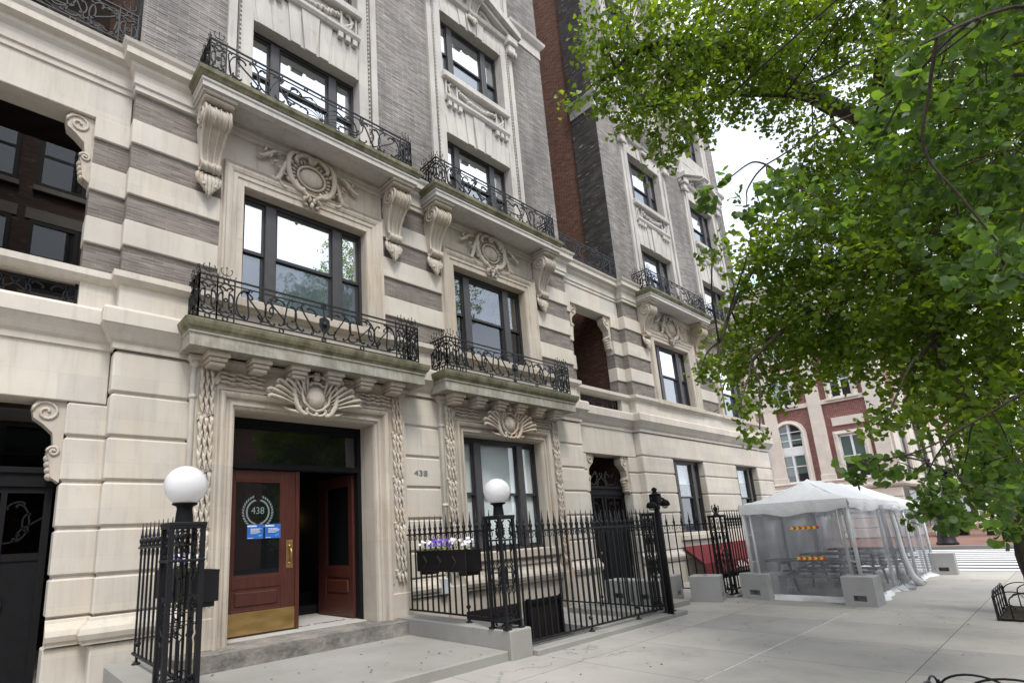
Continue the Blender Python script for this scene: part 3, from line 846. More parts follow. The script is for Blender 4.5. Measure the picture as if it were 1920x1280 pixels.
# ------------------------------------------------------------------ windows
def triple_window(parent, x0, x1, z0, z1, y, upper='pane_sky', lower='pane_low', back='room', name='window', single=False):
    """charcoal sash window: fixed frame, posts, sashes, a pane in each sash, a blind or a dark sheet for the unlit room behind"""
    m = MB()
    t = 0.055
    W_ = x1-x0
    m.box(x0, x1, y-0.03, y+0.08, z1-t*1.5, z1)
    m.box(x0, x1, y-0.04, y+0.08, z0, z0+t)
    m.box(x0, x0+t, y-0.03, y+0.08, z0+t, z1-t*1.5)
    m.box(x1-t, x1, y-0.03, y+0.08, z0+t, z1-t*1.5)
    f = m.build(name, 'frame', parent)
    pw = W_*0.082
    p1, p2 = x0+W_*0.185, x1-W_*0.185-pw
    cells = [(x0+t, p1), (p1+pw, p2), (p2+pw, x1-t)]
    for p in (p1, p2):
        MB().cbox(p, p+pw, y-0.055, y+0.075, z0+t, z1-t*1.5, 0.012).build('mullion', 'mullion', f)
    zm = z0+(z1-z0)*0.5
    for a, b in cells:
        s = MB()
        q = 0.042
        for (za, zb, yy) in ((zm-0.03, z1-t*1.5, y), (z0+t, zm+0.03, y+0.035)):
            s.box(a, b, yy, yy+0.03, zb-q*1.1, zb)
            s.box(a, b, yy, yy+0.03, za, za+q*1.3)
            s.box(a, a+q, yy, yy+0.03, za+q*1.3, zb-q*1.1)
            s.box(b-q, b, yy, yy+0.03, za+q*1.3, zb-q*1.1)
        s.build('sash', 'frame', f)
        for (za, zb, yy, mat) in ((zm-0.03, z1-t*1.5, y+0.018, upper), (z0+t, zm+0.03, y+0.052, lower)):
            g = MB()
            g.box(a+q, b-q, yy, yy+0.005, za+q*1.3, zb-q*1.1)
            g.build('pane', mat, f)
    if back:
        MB().box(x0+0.01, x1-0.01, y+0.14, y+0.15, z0+0.02, z1-0.02).build('blind', back, f)  # with the room finish, a dark sheet painting an unlit interior
    return f

def text_faces(txt, size, sx=1.0):
    c = bpy.data.curves.new('lettering', 'FONT')
    c.body = txt
    c.size = size
    c.align_x = 'CENTER'
    c.align_y = 'CENTER'
    c.resolution_u = 3
    o = bpy.data.objects.new('lettering', c)
    col.objects.link(o)
    bpy.context.view_layer.update()
    me = o.evaluated_get(bpy.context.evaluated_depsgraph_get()).to_mesh()
    vs = [(v.co.x*sx, v.co.y) for v in me.vertices]
    fs = [tuple(p.vertices) for p in me.polygons]
    bpy.data.objects.remove(o)
    bpy.data.curves.remove(c)
    return vs, fs
def text_front(m, txt, size, cx, y, cz, sx=1.0, th=0.004):
    """lettering on a wall that faces -Y: front faces plus a rim"""
    vs, fs = text_faces(txt, size, sx)
    m.add([(cx+u, y-th, cz+v) for u, v in vs], fs)
    edges = {}
    for f in fs:
        for a, b in zip(f, f[1:]+f[:1]):
            k = (min(a, b), max(a, b))
            edges[k] = edges.get(k, 0)+1
    for (a, b), n in edges.items():
        if n == 1:
            (u0, v0), (u1, v1) = vs[a], vs[b]
            m.add([(cx+u0, y-th, cz+v0), (cx+u1, y-th, cz+v1), (cx+u1, y, cz+v1), (cx+u0, y, cz+v0)], [(0, 1, 2, 3)])

COURSES = [(0.92, 1.40), (1.40, 1.98), (1.98, 2.56), (2.56, 3.14), (3.14, 3.73), (3.73, 4.32)]
TORUS = [(0, 0.92), (0.02, 0.91), (0.03, 0.88), (0.07, 0.84), (0.12, 0.80), (0.14, 0.74), (0.12, 0.68), (0.09, 0.65), (0.09, 0.62), (0.05, 0.62)][::-1]
BELT = [(0, 4.33), (0.03, 4.34), (0.03, 4.42), (0.07, 4.46), (0.13, 4.56), (0.17, 4.62), (0.19, 4.64), (0.19, 4.83), (0.17, 4.87), (0.0, 4.88)]
SILLC = [(0, 5.27), (0.04, 5.29), (0.08, 5.33), (0.1, 5.35), (0.1, 5.44), (0.0, 5.455)]
CORN = [(0, 8.43), (0.025, 8.44), (0.025, 8.52), (0.05, 8.54), (0.05, 8.73), (0.1, 8.79), (0.11, 8.85), (0.2, 8.89), (0.2, 9.0), (0.235, 9.05), (0.25, 9.1), (0.0, 9.16)]
STR5 = [(0, 15.62), (0.03, 15.63), (0.03, 15.95), (0.08, 15.99), (0.15, 16.08), (0.17, 16.16), (0.0, 16.2)]
BANDS = [(5.88, 6.28), (6.70, 7.12), (7.55, 7.95)]

def tower(ox, ornate, label, xr):
    T = thing('apartment_building', (1.2+ox, 8.0, 0), label, 'building', None if False else 'wings of the apartment house')
    X = lambda a: a+ox
    x0, x1 = X(1.2), X(xr)
    cA, cB = X(4.06), X(8.72)
    # plinth, torus, courses
    st = MB()
    if ornate:
        segs = [(x0, X(2.2)), (X(5.94), X(6.86)), (X(10.6), x1)]
        for a, b in segs:
            st.cbox(a, b, 7.95, 8.3, -0.02, 0.6, 0.015)
            for z0, z1 in COURSES:
                st.cbox(a, b, 8.0, 8.28, z0+0.018, z1-0.018, 0.022)
            st.box(a+0.04, b-0.04, 8.035, 8.3, 0.6, 4.33)
        st.mould([(x0, 8.25), (x0, 8.0), (X(2.2), 8.0)], TORUS)
        st.mould([(X(5.94), 8.0), (X(6.86), 8.0)], TORUS)
        st.mould([(X(10.6), 8.0), (x1, 8.0), (x1, 8.25)], TORUS)
    else:
        wins = [(cA-1.05, cA+1.05), (cB-1.0, cB+1.0)]
        segs = [(x0, wins[0][0]), (wins[0][1], wins[1][0]), (wins[1][1], x1)]
        st.cbox(x0, x1, 7.95, 8.3, -0.5, 0.6, 0.015)
        st.mould([(x0, 8.25), (x0, 8.0), (x1, 8.0), (x1, 8.25)], TORUS)
        st.box(x0+0.04, x1-0.04, 8.035, 8.3, 0.6, 1.2)
        st.box(x0+0.04, x1-0.04, 8.035, 8.3, 3.64, 4.33)
        for a, b in segs:
            st.box(a+0.04, b-0.04, 8.036, 8.299, 1.2, 3.64)
            for z0, z1 in COURSES[1:5]:
                st.cbox(a, b, 8.0, 8.28, z0+0.018, min(z1, 3.63)-0.018, 0.022)
        st.cbox(x0, x1, 8.0, 8.28, 0.938, 1.382, 0.022)
        st.cbox(x0, x1, 8.0, 8.28, 3.65, 4.31, 0.022)
        for a, b in wins:
            MB().cbox(a-0.2, b+0.2, 7.9, 8.29, 1.16, 1.31, 0.012).build('window_sill', 'stone', T)
            f = triple_window(T, a, b, 1.31, 3.63, 8.24, 'pane_mid', 'pane_dark', None)
            zz = 2.9 if a < cA else 3.05
            MB().box(a+0.02, b-0.02, 8.385, 8.392, zz, 3.58).build('blind', 'blind', f)
            MB().box(a+0.02, b-0.02, 8.40, 8.405, 1.33, 3.6).build('dark_interior', 'room', f)
    st.mould([(x0, 8.3), (x0, 8.0), (x1, 8.0), (x1, 8.3)], BELT)
    st.cbox(x0, x1, 8.0, 8.3, 4.87, 5.3, 0.004)
    st.mould([(x0, 8.3), (x0, 8.0), (x1, 8.0), (x1, 8.3)], SILLC)
    st.build('stone_wall', 'stone', T)
    # banded storey
    segs = [(x0, cA-1.57), (cA+1.57, cB-1.57), (cB+1.57, x1)]
    for i, (a, b) in enumerate(segs):
        MB().box(a, b, 8.03, 8.3, 5.45, 8.45).build('brick_wall', 'brick', T)
        for z0, z1 in BANDS: MB().cbox(a-(0.015 if i == 0 else 0), b+(0.015 if i == 2 else 0), 7.99, 8.29, z0, z1, 0.012).build('stone_band', 'stone', T)
    cn = MB()
    cn.mould([(x0, 9.0), (x0, 8.0), (x1, 8.0), (x1, 9.0)], CORN)
    cn.box(x0, x1, 8.0, 8.3, 8.43, 9.15)
    cn.build('cornice', 'stone', T)
    for c, u, l, bk_ in ((cA, 'pane_sky', 'pane_low', 'room'), (cB, 'pane_mid' if ornate else 'pane_sky', 'pane_dark' if ornate else 'pane_low', 'room')):
        triple_window(T, c-1.19, c+1.19, 5.46, 7.5, 8.22, u, l, bk_)
        ar = MB()
        ar.surround(c-1.19, c+1.19, 5.455, 7.5, [(0, 8.4), (0, 8.02), (0.01, 7.985), (0.12, 7.985), (0.13, 7.965), (0.2, 7.965), (0.21, 7.95), (0.26, 7.93), (0.3, 7.93), (0.33, 7.9), (0.35, 7.93), (0.36, 8.05)])
        ar.box(c-1.57, c+1.57, 8.03, 8.3, 7.8, 8.45)
        ar.box(c-1.57, c-1.5, 8.0, 8.3, 5.45, 8.45)
        ar.box(c+1.5, c+1.57, 8.0, 8.3, 5.45, 8.45)
        ar.cbox(c-1.62, c+1.62, 7.87, 8.285, 5.31, 5.458, 0.012)
        a = ar.build('window_surround', 'carved', T)
        ca = MB()
        oval_cartouche(ca, c, 8.13, 7.99, 0.93)
        ca.build('cartouche', 'carved', a)
    # upper balconies on consoles
    for c in (cA, cB):
        xa, xb = c-2.08, c+2.1
        s = MB()
        s.box(xa+0.02, xb-0.02, 7.46, 8.1, 8.62, 8.8)
        s.mould([(xa, 8.1), (xa, 7.44), (xb, 7.44), (xb, 8.1)], [(-0.1, 8.58), (0, 8.6), (0, 8.68), (0.02, 8.7), (0.02, 8.74)])
        b = s.build('balcony', 'trim', T)
        e = MB()
        e.mould([(xa, 8.1), (xa, 7.44), (xb, 7.44), (xb, 8.1)], [(0, 8.742), (0.03, 8.75), (0.05, 8.79), (0.08, 8.82), (0.09, 8.88), (0.07, 8.9), (-0.3, 8.9)])
        e.box(xa+0.05, xb-0.05, 7.5, 8.1, 8.8, 8.885)
        e.build('mossy_edge', 'mossy_edge', b)
        for bx in (c-2.0, c+1.58):
            k = MB()
            console(k, bx, bx+0.42, 8.02, 8.6, 1.62, 0.5)
            k.build('console', 'carved', b)
        balcony_rail('railing', b, xa+0.1, xb-0.1, 7.5, 8.02, 8.86, 0.72, 'high')
    # brick shaft with stone window bays
    bk = MB()
    H = 25.0
    z9 = 9.1
    segs = [(x0, cA-1.57), (cA+1.57, cB-1.57), (cB+1.57, x1)]
    for a, b in segs: MB().box(a, b, 8.05, 8.4, z9, H).build('brick_shaft', 'brick_up', T)
    for a, b, l, r_ in ((x0, cA-1.57, 1, 0), (cA+1.57, cB-1.57, 0, 0), (cB+1.57, x1, 0, 1)):
        path = ([(a, 9.0)] if l else [])+[(a, 8.05), (b, 8.05)]+([(b, 9.0)] if r_ else [])
        MB().mould(path, STR5).build('string_course', 'trim', T)
    tops = 24.9
    for ib, c in enumerate((cA, cB)):
        bay = MB()
        for sg in (-1, 1):
            def bx(d0, d1, ya): bay.box(min(c+sg*d0, c+sg*d1), max(c+sg*d0, c+sg*d1), ya, 8.39, z9, tops)
            bx(1.57, 1.42, 7.99)
            bx(1.42, 1.34, 8.03)
            bx(1.34, 1.12, 8.01)
            bay.tube([(c+sg*1.38, 8.015, z9), (c+sg*1.38, 8.015, tops)], 0.026, 6)
            for k in range(60): bay.ell((c+sg*1.36, 8.0, z9+0.05+0.1*k), 0.022, 0.02, 0.034, 6, 4)
        a = 1.12
        def flat_arch(z0, z1, y=8.03):
            bay.box(c-a, c+a, y, 8.38, z0, z1)
            for k in range(-3, 4):
                w0, w1 = 0.075, 0.105
                cx_ = k*0.3
                lean = k*0.045
                if k == 0: poly = [(c-0.12, z0-0.04), (c+0.12, z0-0.04), (c+0.2, z1), (c-0.2, z1)]; yy = y-0.06
                elif abs(k) == 1: poly = [(c+cx_-0.1, z0-0.0), (c+cx_+0.1, z0-0.0), (c+cx_+0.15+lean, z1), (c+cx_-0.12+lean, z1)]; yy = y-0.03
                else: poly = [(c+cx_-0.14, z0), (c+cx_+0.14, z0), (c+cx_+0.15+lean, z1), (c+cx_-0.13+lean, z1)]; yy = y-0.010
                bay.prism(poly, 'y', yy, y)
        flat_arch(11.02, 11.9)
        bay.mould([(c-a, 8.0), (c+a, 8.0)], [(0, 11.88), (0.05, 11.9), (0.09, 11.96), (0.09, 12.03), (0.03, 12.06), (-0.1, 12.06)])
        for sg in (-1, 1):
            for k in range(3):
                xx = c+sg*(1.0-0.17*k)
                bay.cbox(xx-0.055, xx+0.055, 7.93, 8.03, 11.74, 11.88, 0.01)
        bay.box(c-a, c+a, 8.05, 8.38, 12.06, 12.5)
        for xx in (-1.08, -0.72, 0.68, 1.04):
            bay.box(c+xx, c+xx+0.045, 7.99, 8.05, 12.06, 12.5)
        bay.cbox(c-a-0.06, c+a+0.06, 7.9, 8.38, 12.5, 12.7, 0.03)
        for sg in (-1, 1):
            for kind, dx, dz, sz, rt in (('C', 0.9, 0.28, 0.34, 90), ('S', 0.88, 0.2, 0.36, 60), ('C', 0.85, 0.1, 0.16, 0)):
                pp = put(kind, c+sg*dx, 12.06+dz-0.03, sz, rt, sg)
                bay.tube([(u, 8.01, v) for u, v in pp], 0.03, 5, up=(0, 1, 0))
        rr = random.Random(ib+5)
        for k in range(34):                  # carved fruit garland of the panel
            q = k/33*2-1
            bay.ell((c+q*0.64, 8.01, 12.36-0.14*(1-q*q)+rr.uniform(-.03, .03)), rr.uniform(.035, .06), 0.06, rr.uniform(.035, .06), 7, 5)
        flat_arch(14.62, 15.12)
        bay.box(c-a, c+a, 8.04, 8.38, 15.12, 16.4)
        # pediment with scrolled keystone
        for sg in (-1, 1):
            bay.prism([(c, 15.98), (c, 16.2), (c+sg*1.75, 15.5), (c+sg*1.75, 15.3)][::sg], 'y', 7.72, 8.05)
            bay.prism([(c, 15.85), (c, 15.98), (c+sg*1.7, 15.3), (c+sg*1.7, 15.16)][::sg], 'y', 7.85, 8.05)
            bay.cbox(c+sg*1.5-0.2, c+sg*1.5+0.2, 7.8, 8.05, 15.05, 15.3, 0.03)
            bay.cbox(c+sg*1.5-0.14, c+sg*1.5+0.14, 7.86, 8.05, 14.8, 15.05, 0.03)
            for k in range(3): bay.ell((c+sg*1.5+(k-1)*0.1, 7.86, 14.76), 0.05, 0.05, 0.09, 8, 6)
            pp = put('S', c+sg*0.75, 15.42, 0.7, -20, sg)
            bay.tube([(u, 8.01, v) for u, v in pp], 0.05, 5, up=(0, 1, 0))
        bay.mould([(c-1.75, 8.03), (c+1.75, 8.03)], [(0, 15.12), (0.1, 15.16), (0.14, 15.24), (0.0, 15.26)])
        console(bay, c-0.17, c+0.17, 8.02, 15.75, 1.0, 0.42)
        if ornate:
            bay.box(c-a, c+a, 8.04, 8.38, 16.4, tops)
        else:
            for z0, z1 in ((16.4, 17.0), (18.9, 19.9), (21.8, tops)): bay.box(c-a, c+a, 8.03, 8.38, z0, z1)
        bay.box(c-a, c+a, 8.02, 8.38, z9, 9.22)
        bay.build('window_bay', 'trim', T)
        triple_window(T, c-a, c+a, 9.22, 11.02, 8.28, 'pane_sky', 'pane_sky' if ornate and ib == 0 else 'pane_low', 'blind_grey')
        triple_window(T, c-a, c+a, 12.72, 14.62, 8.28, 'pane_sky', 'pane_low', 'blind_grey' if ib else 'room')
        if not ornate:
            triple_window(T, c-a, c+a, 17.0, 18.9, 8.28, 'pane_sky', 'pane_low', 'blind_grey')
            triple_window(T, c-a, c+a, 19.9, 21.8, 8.28, 'pane_sky', 'pane_low', 'blind_grey')
    # side and rear walls
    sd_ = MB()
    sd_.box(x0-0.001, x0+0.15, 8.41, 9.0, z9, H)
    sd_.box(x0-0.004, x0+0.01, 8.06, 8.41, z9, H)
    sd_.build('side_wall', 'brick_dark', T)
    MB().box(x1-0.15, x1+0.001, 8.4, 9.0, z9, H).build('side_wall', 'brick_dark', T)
    rw = MB()
    rw.box(x0+0.06, x1-0.06, 8.45, 20, 4.4, H+0.3)
    if ornate:
        rw.box(x0+0.06, X(2.6), 8.45, 20, -0.5, 4.4)
        rw.box(X(5.5), x1-0.06, 8.45, 20, -0.5, 4.4)
    else:
        rw.box(x0+0.06, x1-0.06, 8.45, 20, -0.5, 4.4)
    rw.build('rear_wall', 'brick_red', T)
    return T

TOWER = tower(0, True, 'grey brick and limestone apartment house with the carved entrance and open red door', 11.7)
WING = tower(13.38, False, 'grey brick and limestone apartment wing behind the tent, with plain ground floor windows', 11.25)

# ------------------------------------------------------------------ ornate ground floor of the entrance tower
def ornate_bay(T, c, door):
    hw = 1.88
    z1 = 3.66
    a, b = (c-1.235, c+1.235)
    m = MB()
    prof = [(0, 8.46 if door else 8.34), (0, 8.0), (0.015, 7.955), (0.05, 7.935), (0.06, 7.90), (0.10, 7.90), (0.115, 7.93), (0.16, 7.935), (0.175, 7.87), (0.21, 7.85), (0.245, 7.85), (0.26, 7.9)]
    zb = 0.332 if door else 1.3
    m.surround(a, b, zb, z1, prof)
    for x0, x1 in ((c-hw, a-0.26), (b+0.26, c+hw)):
        m.box(x0, x1, 7.9, 8.3, 0.0 if not door else 0.331, 4.36)
    m.box(a-0.26, b+0.26, 7.901, 8.3, z1+0.26, 4.359)
    m.mould([(c-hw, 8.0), (c-hw, 7.9), (c+hw, 7.9), (c+hw, 8.0)], [(0, 4.24), (0.03, 4.26), (0.03, 4.3), (0.07, 4.34), (0.07, 4.38)])
    m.surround(a-0.27, b+0.27, 0.9, z1+0.27, [(0, 7.9), (0.005, 7.885), (0.03, 7.885), (0.04, 7.9)])
    for x0, x1 in ((c-hw-0.015, a-0.235), (b+0.235, c+hw+0.015)):
        m.cbox(x0, x1, 7.86, 8.2, 0.33 if door else 0.0, 0.74, 0.012)
    if not door:
        m.box(a-0.26, b+0.26, 7.93, 8.3, -0.5, 1.12)
        m.cbox(a-0.3, b+0.3, 7.84, 8.3, 1.12, 1.3, 0.02)
        m.cbox(a-0.2, b+0.2, 7.9, 7.94, 0.98, 1.06, 0.012)
        m.mould([(a-0.26, 7.93), (b+0.26, 7.93)], TORUS)
    s = m.build('entrance_surround' if door else 'window_surround', 'carved', T)
    g = MB()
    for x0, x1 in ((c-1.79, c-1.58), (c+1.58, c+1.79)):
        g = MB()
        garland_strip(g, x0, x1, 7.9, 0.98, 4.2)
        g.build('garland_relief', 'carved', s)
    for x0, x1 in ((c-1.57, c-0.82), (c+0.82, c+1.57)):
        g = MB()
        garland_top(g, x0, x1, 7.9, 4.0, 4.2)
        g.build('garland_relief', 'carved', s)
    k = MB()
    shield_cartouche(k, c, 3.98, 7.88, 1.06)
    k.build('cartouche', 'carved', s)
    # balcony above
    xa, xb = c-2.06, c+2.08
    sl = MB()
    sl.box(xa+0.01, xb-0.01, 7.5, 8.1, 4.42, 4.7)
    sl.mould([(xa, 8.1), (xa, 7.48), (xb, 7.48), (xb, 8.1)], [(-0.3, 4.4), (0, 4.4), (0, 4.57), (0.02, 4.585), (0.02, 4.61)])
    bal = sl.build('balcony', 'moss', T)
    e = MB()
    e.mould([(xa, 8.1), (xa, 7.48), (xb, 7.48), (xb, 8.1)], [(0.02, 4.612), (0.03, 4.64), (0.06, 4.67), (0.08, 4.72), (0.09, 4.77), (0.06, 4.79), (-0.3, 4.79)])
    e.box(xa+0.05, xb-0.05, 7.52, 8.1, 4.7, 4.775)
    e.build('mossy_edge', 'mossy_edge', bal)
    for i in range(6):
        x = c-1.62+i*0.63
        d = MB()
        d.cbox(x-0.16, x+0.16, 7.56, 7.9, 4.32, 4.405, 0.01)
        d.cbox(x-0.13, x+0.13, 7.60, 7.9, 4.26, 4.319, 0.012)
        d.cbox(x-0.11, x+0.11, 7.64, 7.9, 4.2, 4.259, 0.012)
        d.build('modillion', 'carved', bal)
    balcony_rail('railing', bal, xa+0.1, xb-0.1, 7.52, 8.0, 4.78, 0.73, 'low')
ornate_bay(TOWER, 4.06, True)
ornate_bay(TOWER, 8.72, False)
fB = triple_window(TOWER, 8.72-1.235, 8.72+1.235, 1.3, 3.66, 8.2, 'pane_blind', 'pane_blind', None)
MB().box(7.5, 9.94, 8.285, 8.29, 1.32, 3.62).build('blind', 'blind', fB)
for px in (2.2, 6.87):
    m = MB()
    m.tube([(px, 7.93, 0.05), (px, 7.93, 4.1), (px+0.02, 7.93, 4.25)], 0.045, 8)
    for z in (0.7, 2.2, 3.75): m.lathe([(0.055, 0), (0.06, 0.02), (0.055, 0.06)], px, 7.93, z, 10)
    m.lathe([(0.045, 0), (0.075, 0.05), (0.08, 0.14)], px+0.02, 7.93, 4.2, 10)
    m.build('downpipe', 'pipe', TOWER)
m = MB()
text_front(m, '438', 0.15, 6.36, 8.0, 2.83, 1.45, 0.012)
m.build('house_number', 'number', TOWER)
MB().cbox(6.62, 6.78, 7.84, 7.93, 0.62, 0.9, 0.01).build('meter_box', 'meter', TOWER)

def entrance(T):
    fr = MB()
    yF = 8.44
    fr.box(2.82, 2.9, yF-0.03, yF+0.1, 0.34, 3.66)
    fr.box(5.22, 5.3, yF-0.03, yF+0.1, 0.34, 3.66)
    fr.box(2.9, 5.22, yF-0.03, yF+0.1, 3.5, 3.66)
    fr.cbox(2.9, 5.22, yF-0.06, yF+0.1, 2.84, 2.94, 0.012)
    f = fr.build('door_frame', 'iron_dark', T)
    MB().box(2.9, 5.22, yF+0.02, yF+0.03, 2.94, 3.5).build('transom_pane', 'pane_dark', f)
    # threshold stone and hall
    th = MB()
    th.box(2.05, 6.02, 7.52, 8.7, 0.0, 0.333)
    k = N('stained_door_step')
    f = k.noise(1.7, 7, k._vm((1, 1, 2.2)), 0.72)
    c_ = k.mix(k.ramp(f, 0.38, 0.62), (0.13, 0.124, 0.116), (0.30, 0.275, 0.245))
    c_ = k.mix(k.math('MULTIPLY', k.ramp(k.noise(5, 6, None, 0.7), 0.52, 0.66), 0.4), c_, (0.40, 0.385, 0.36))
    stp = k.done(k.bsdf(c_, 0.9, 0, k.bump(k.noise(14, 6, None, 0.7), 0.7, 0.015), 0.2))
    th.build('door_step', stp, T)
    MB().box(2.9, 5.22, 8.2, 9.9, 0.333, 0.345).build('hall_floor', 'mosaic', T)
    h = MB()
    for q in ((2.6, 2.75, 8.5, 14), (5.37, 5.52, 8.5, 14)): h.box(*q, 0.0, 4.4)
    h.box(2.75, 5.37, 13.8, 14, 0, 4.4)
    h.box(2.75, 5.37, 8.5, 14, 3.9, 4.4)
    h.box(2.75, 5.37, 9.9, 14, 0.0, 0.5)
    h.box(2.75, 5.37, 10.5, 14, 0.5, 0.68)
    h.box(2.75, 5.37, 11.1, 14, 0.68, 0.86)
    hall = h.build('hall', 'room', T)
    MB().ell((5.2, 11.0, 2.15), 0.05, 0.05, 0.07, 8, 6).build('wall_lamp', 'bulb', hall)
    ms = MB()
    for i, (x, rt) in enumerate(((3.4, 0), (4.1, 180), (4.75, 0))):
        for kind, dy, sz in (('S', 8.62, 0.55), ('C', 8.62, 0.3)):
            pp = put(kind, x, dy, sz, rt, 1, 0.5)
            ms.tube([(u, v, 0.347) for u, v in pp], 0.014, 4, up=(0, 0, 1), flat=0.15)
    ms.build('floor_scroll', 'iron_dark', hall)
    def leaf(name, hx, hy, ang, sgn):
        """a door leaf from its hinge; local x runs 0..1.17 away from the hinge"""
        d = bpy.data.objects.new(name, None)
        W = 1.165
        def pr_(m_, nm, mat, parent=None):
            me = m_.build(nm, mat, None, base=(0, 0, 0))
            return me
        m_ = MB()
        s = lambda u0, u1, z0, z1, t0=-0.025, t1=0.025, c=0.004: m_.cbox(u0, u1, t0, t1, z0, z1, c)
        s(0, 0.12, 0.36, 2.835); s(W-0.27, W, 0.36, 2.835)
        s(0.12, W-0.27, 2.67, 2.835); s(0.12, W-0.27, 0.36, 0.72); s(0.12, W-0.27, 1.03, 1.2)
        m_.box(0.12, W-0.27, -0.012, 0.012, 0.72, 1.03)
        m_.cbox(0.17, W-0.32, -0.03, 0.03, 0.77, 0.98, 0.018)
        for q in ((0.12, 0.15, 1.2, 2.67), (W-0.3, W-0.27, 1.2, 2.67)): m_.box(q[0], q[1], -0.018, 0.018, q[2], q[3])
        m_.box(0.15, W-0.3, -0.018, 0.018, 1.2, 1.23); m_.box(0.15, W-0.3, -0.018, 0.018, 2.64, 2.67)
        if sgn > 0: m_.box(W-0.035, W+0.03, -0.045, -0.026, 0.36, 2.83)
        dr = m_.build('door', 'wood', None, base=(0, 0, 0))
        dr.parent = T
        b = (1.2, 8.0, 0)
        dr.location = (hx-b[0], hy-b[1], 0)
        dr.rotation_euler = (0, 0, ang)
        def sub(mm, nm, mat):
            o = mm.build(nm, mat, None, base=(0, 0, 0))
            o.parent = dr
            return o
        sub(MB().box(0.14, W-0.29, -0.006, 0.0, 1.22, 2.65), 'pane', 'pane_dark')
        sub(MB().cbox(0.0, W-0.03, -0.0315, -0.0255, 0.375, 0.69, 0.002), 'kick_plate', 'brass')
        hd = MB()
        hu = W-0.13
        hd.cbox(hu-0.055, hu+0.055, -0.034, -0.0255, 1.28, 1.72, 0.004)
        hd.tube([(hu, -0.03, 1.60), (hu, -0.085, 1.58), (hu+0.005, -0.095, 1.5), (hu, -0.085, 1.42), (hu, -0.03, 1.38)], [0.012, 0.014, 0.018, 0.014, 0.012], 8)
        hd.ell((hu, -0.04, 1.63), 0.025, 0.014, 0.02, 8, 6)
        hd.ell((hu, -0.04, 1.36), 0.025, 0.014, 0.02, 8, 6)
        sub(hd, 'handle', 'brass')
        return dr, sub
    d1, sub1 = leaf('door', 2.9, yF+0.03, 0.0, 1)
    lx = (0.14+1.165-0.29)/2
    t = MB()
    text_front(t, '438', 0.155, lx, -0.008, 2.19, 0.92, 0.001)
    for sg in (-1, 1):                       # laurel wreath
        for k in range(15):
            a = R(-82+sg*0+k*10.4)
            cx_, cz_ = lx+sg*0.205*math.cos(a), 2.175+0.215*math.sin(a)
            for io in (-1, 1):
                b = a+PI/2-io*0.6
                L = 0.062
                dx, dz = math.cos(b)*sg, math.sin(b)
                nx, nz = -dz*0.24, dx*0.24
                ox_, oz_ = cx_+sg*io*0.012*math.cos(a), cz_+io*0.012*math.sin(a)
                t.add([(ox_, -0.009, oz_), (ox_+(dx*.5+nx)*L, -0.009, oz_+(dz*.5+nz)*L), (ox_+dx*L, -0.009, oz_+dz*L), (ox_+(dx*.5-nx)*L, -0.009, oz_+(dz*.5-nz)*L)], [(0, 1, 2, 3)])
    sub1(t, 'etched_number', 'etched')
    d2, _ = leaf('door', 5.2, yF+0.1, PI-R(87), -1)
    d2['label'] = 'right door leaf swung open into the hall'
    return f
entrance(TOWER)
for i, (cx, label) in enumerate(((3.37, 'left one of two blue paper notices taped under the wreath on the door glass'), (3.655, 'right one of two blue paper notices taped under the wreath on the door glass'))):
    t = thing('paper_notice', (cx-0.0, 8.46, 1.87), label, 'notice', 'blue notices on the door')
    MB().box(cx-0.13, cx+0.13, 8.452, 8.455, 1.76, 1.985).build('sheet', 'blue', t)
    tx = MB()
    tx.box(cx-0.128, cx+0.02, 8.4505, 8.4515, 1.945, 1.966)
    text_front(tx, 'UNIVERSITY' if i == 0 else 'RESIDENCE', 0.02, cx-0.055, 8.4503, 1.955, 1.0, 0.0001) if 0 else None
    r = random.Random(4+i)
    lines = 6 if i == 0 else 4
    for k in range(lines):
        zz = 1.915-k*(0.014 if i == 0 else 0.019)
        hh = 0.005 if i == 0 and k > 1 else 0.007
        x = cx-0.075
        xe = cx+0.105-r.uniform(0, 0.05)-(0.05 if k == lines-1 else 0)
        while x < xe:                        # words too small to read
            wl = r.uniform(0.012, 0.035)
            tx.box(x, min(x+wl, xe+0.005), 8.4508, 8.4515, zz-hh, zz+hh*0.4)
            x += wl+0.006
    tx.box(cx-0.12, cx-0.03, 8.4508, 8.4515, 1.772, 1.778)
    tx.build('print', 'white_ink', t)
    hx = MB()
    if i == 0: hx.prism([(cx+0.04, 1.815), (cx+0.06, 1.825), (cx+0.075, 1.815), (cx+0.09, 1.825), (cx+0.11, 1.815), (cx+0.075, 1.785)], 'y', 8.4508, 8.4515)
    else: hx.prism([(cx+0.03, 1.80), (cx+0.045, 1.79), (cx+0.1, 1.82), (cx+0.09, 1.835)], 'y', 8.4508, 8.4515)
    hx.build('emblem', 'lightblue', t)

# ------------------------------------------------------------------ gateways between the wings
def scroll_fill(m, x0, x1, z0, z1, y, n, r=0.012):
    w_ = (x1-x0)/n
    h = z1-z0
    for i in range(n):
        c = x0+(i+.5)*w_
        sg = 1 if i % 2 else -1
        for kind, du, dv, sz, rt in (('C', 0, .5, min(h, w_)*1.1, 90), ('S', .3, .5, min(h, w_)*1.1, 50), ('C', -.25, .22, min(h, w_)*.5, 20), ('C', -.2, .8, min(h, w_)*.45, 200), ('C', .1, .5, min(h, w_)*.55, 270)):
            m.tube([(u, y, v) for u, v in put(kind, c+sg*du*w_, z0+dv*h, sz, rt, sg)], r, 4, up=(0, 1, 0), smooth=False)

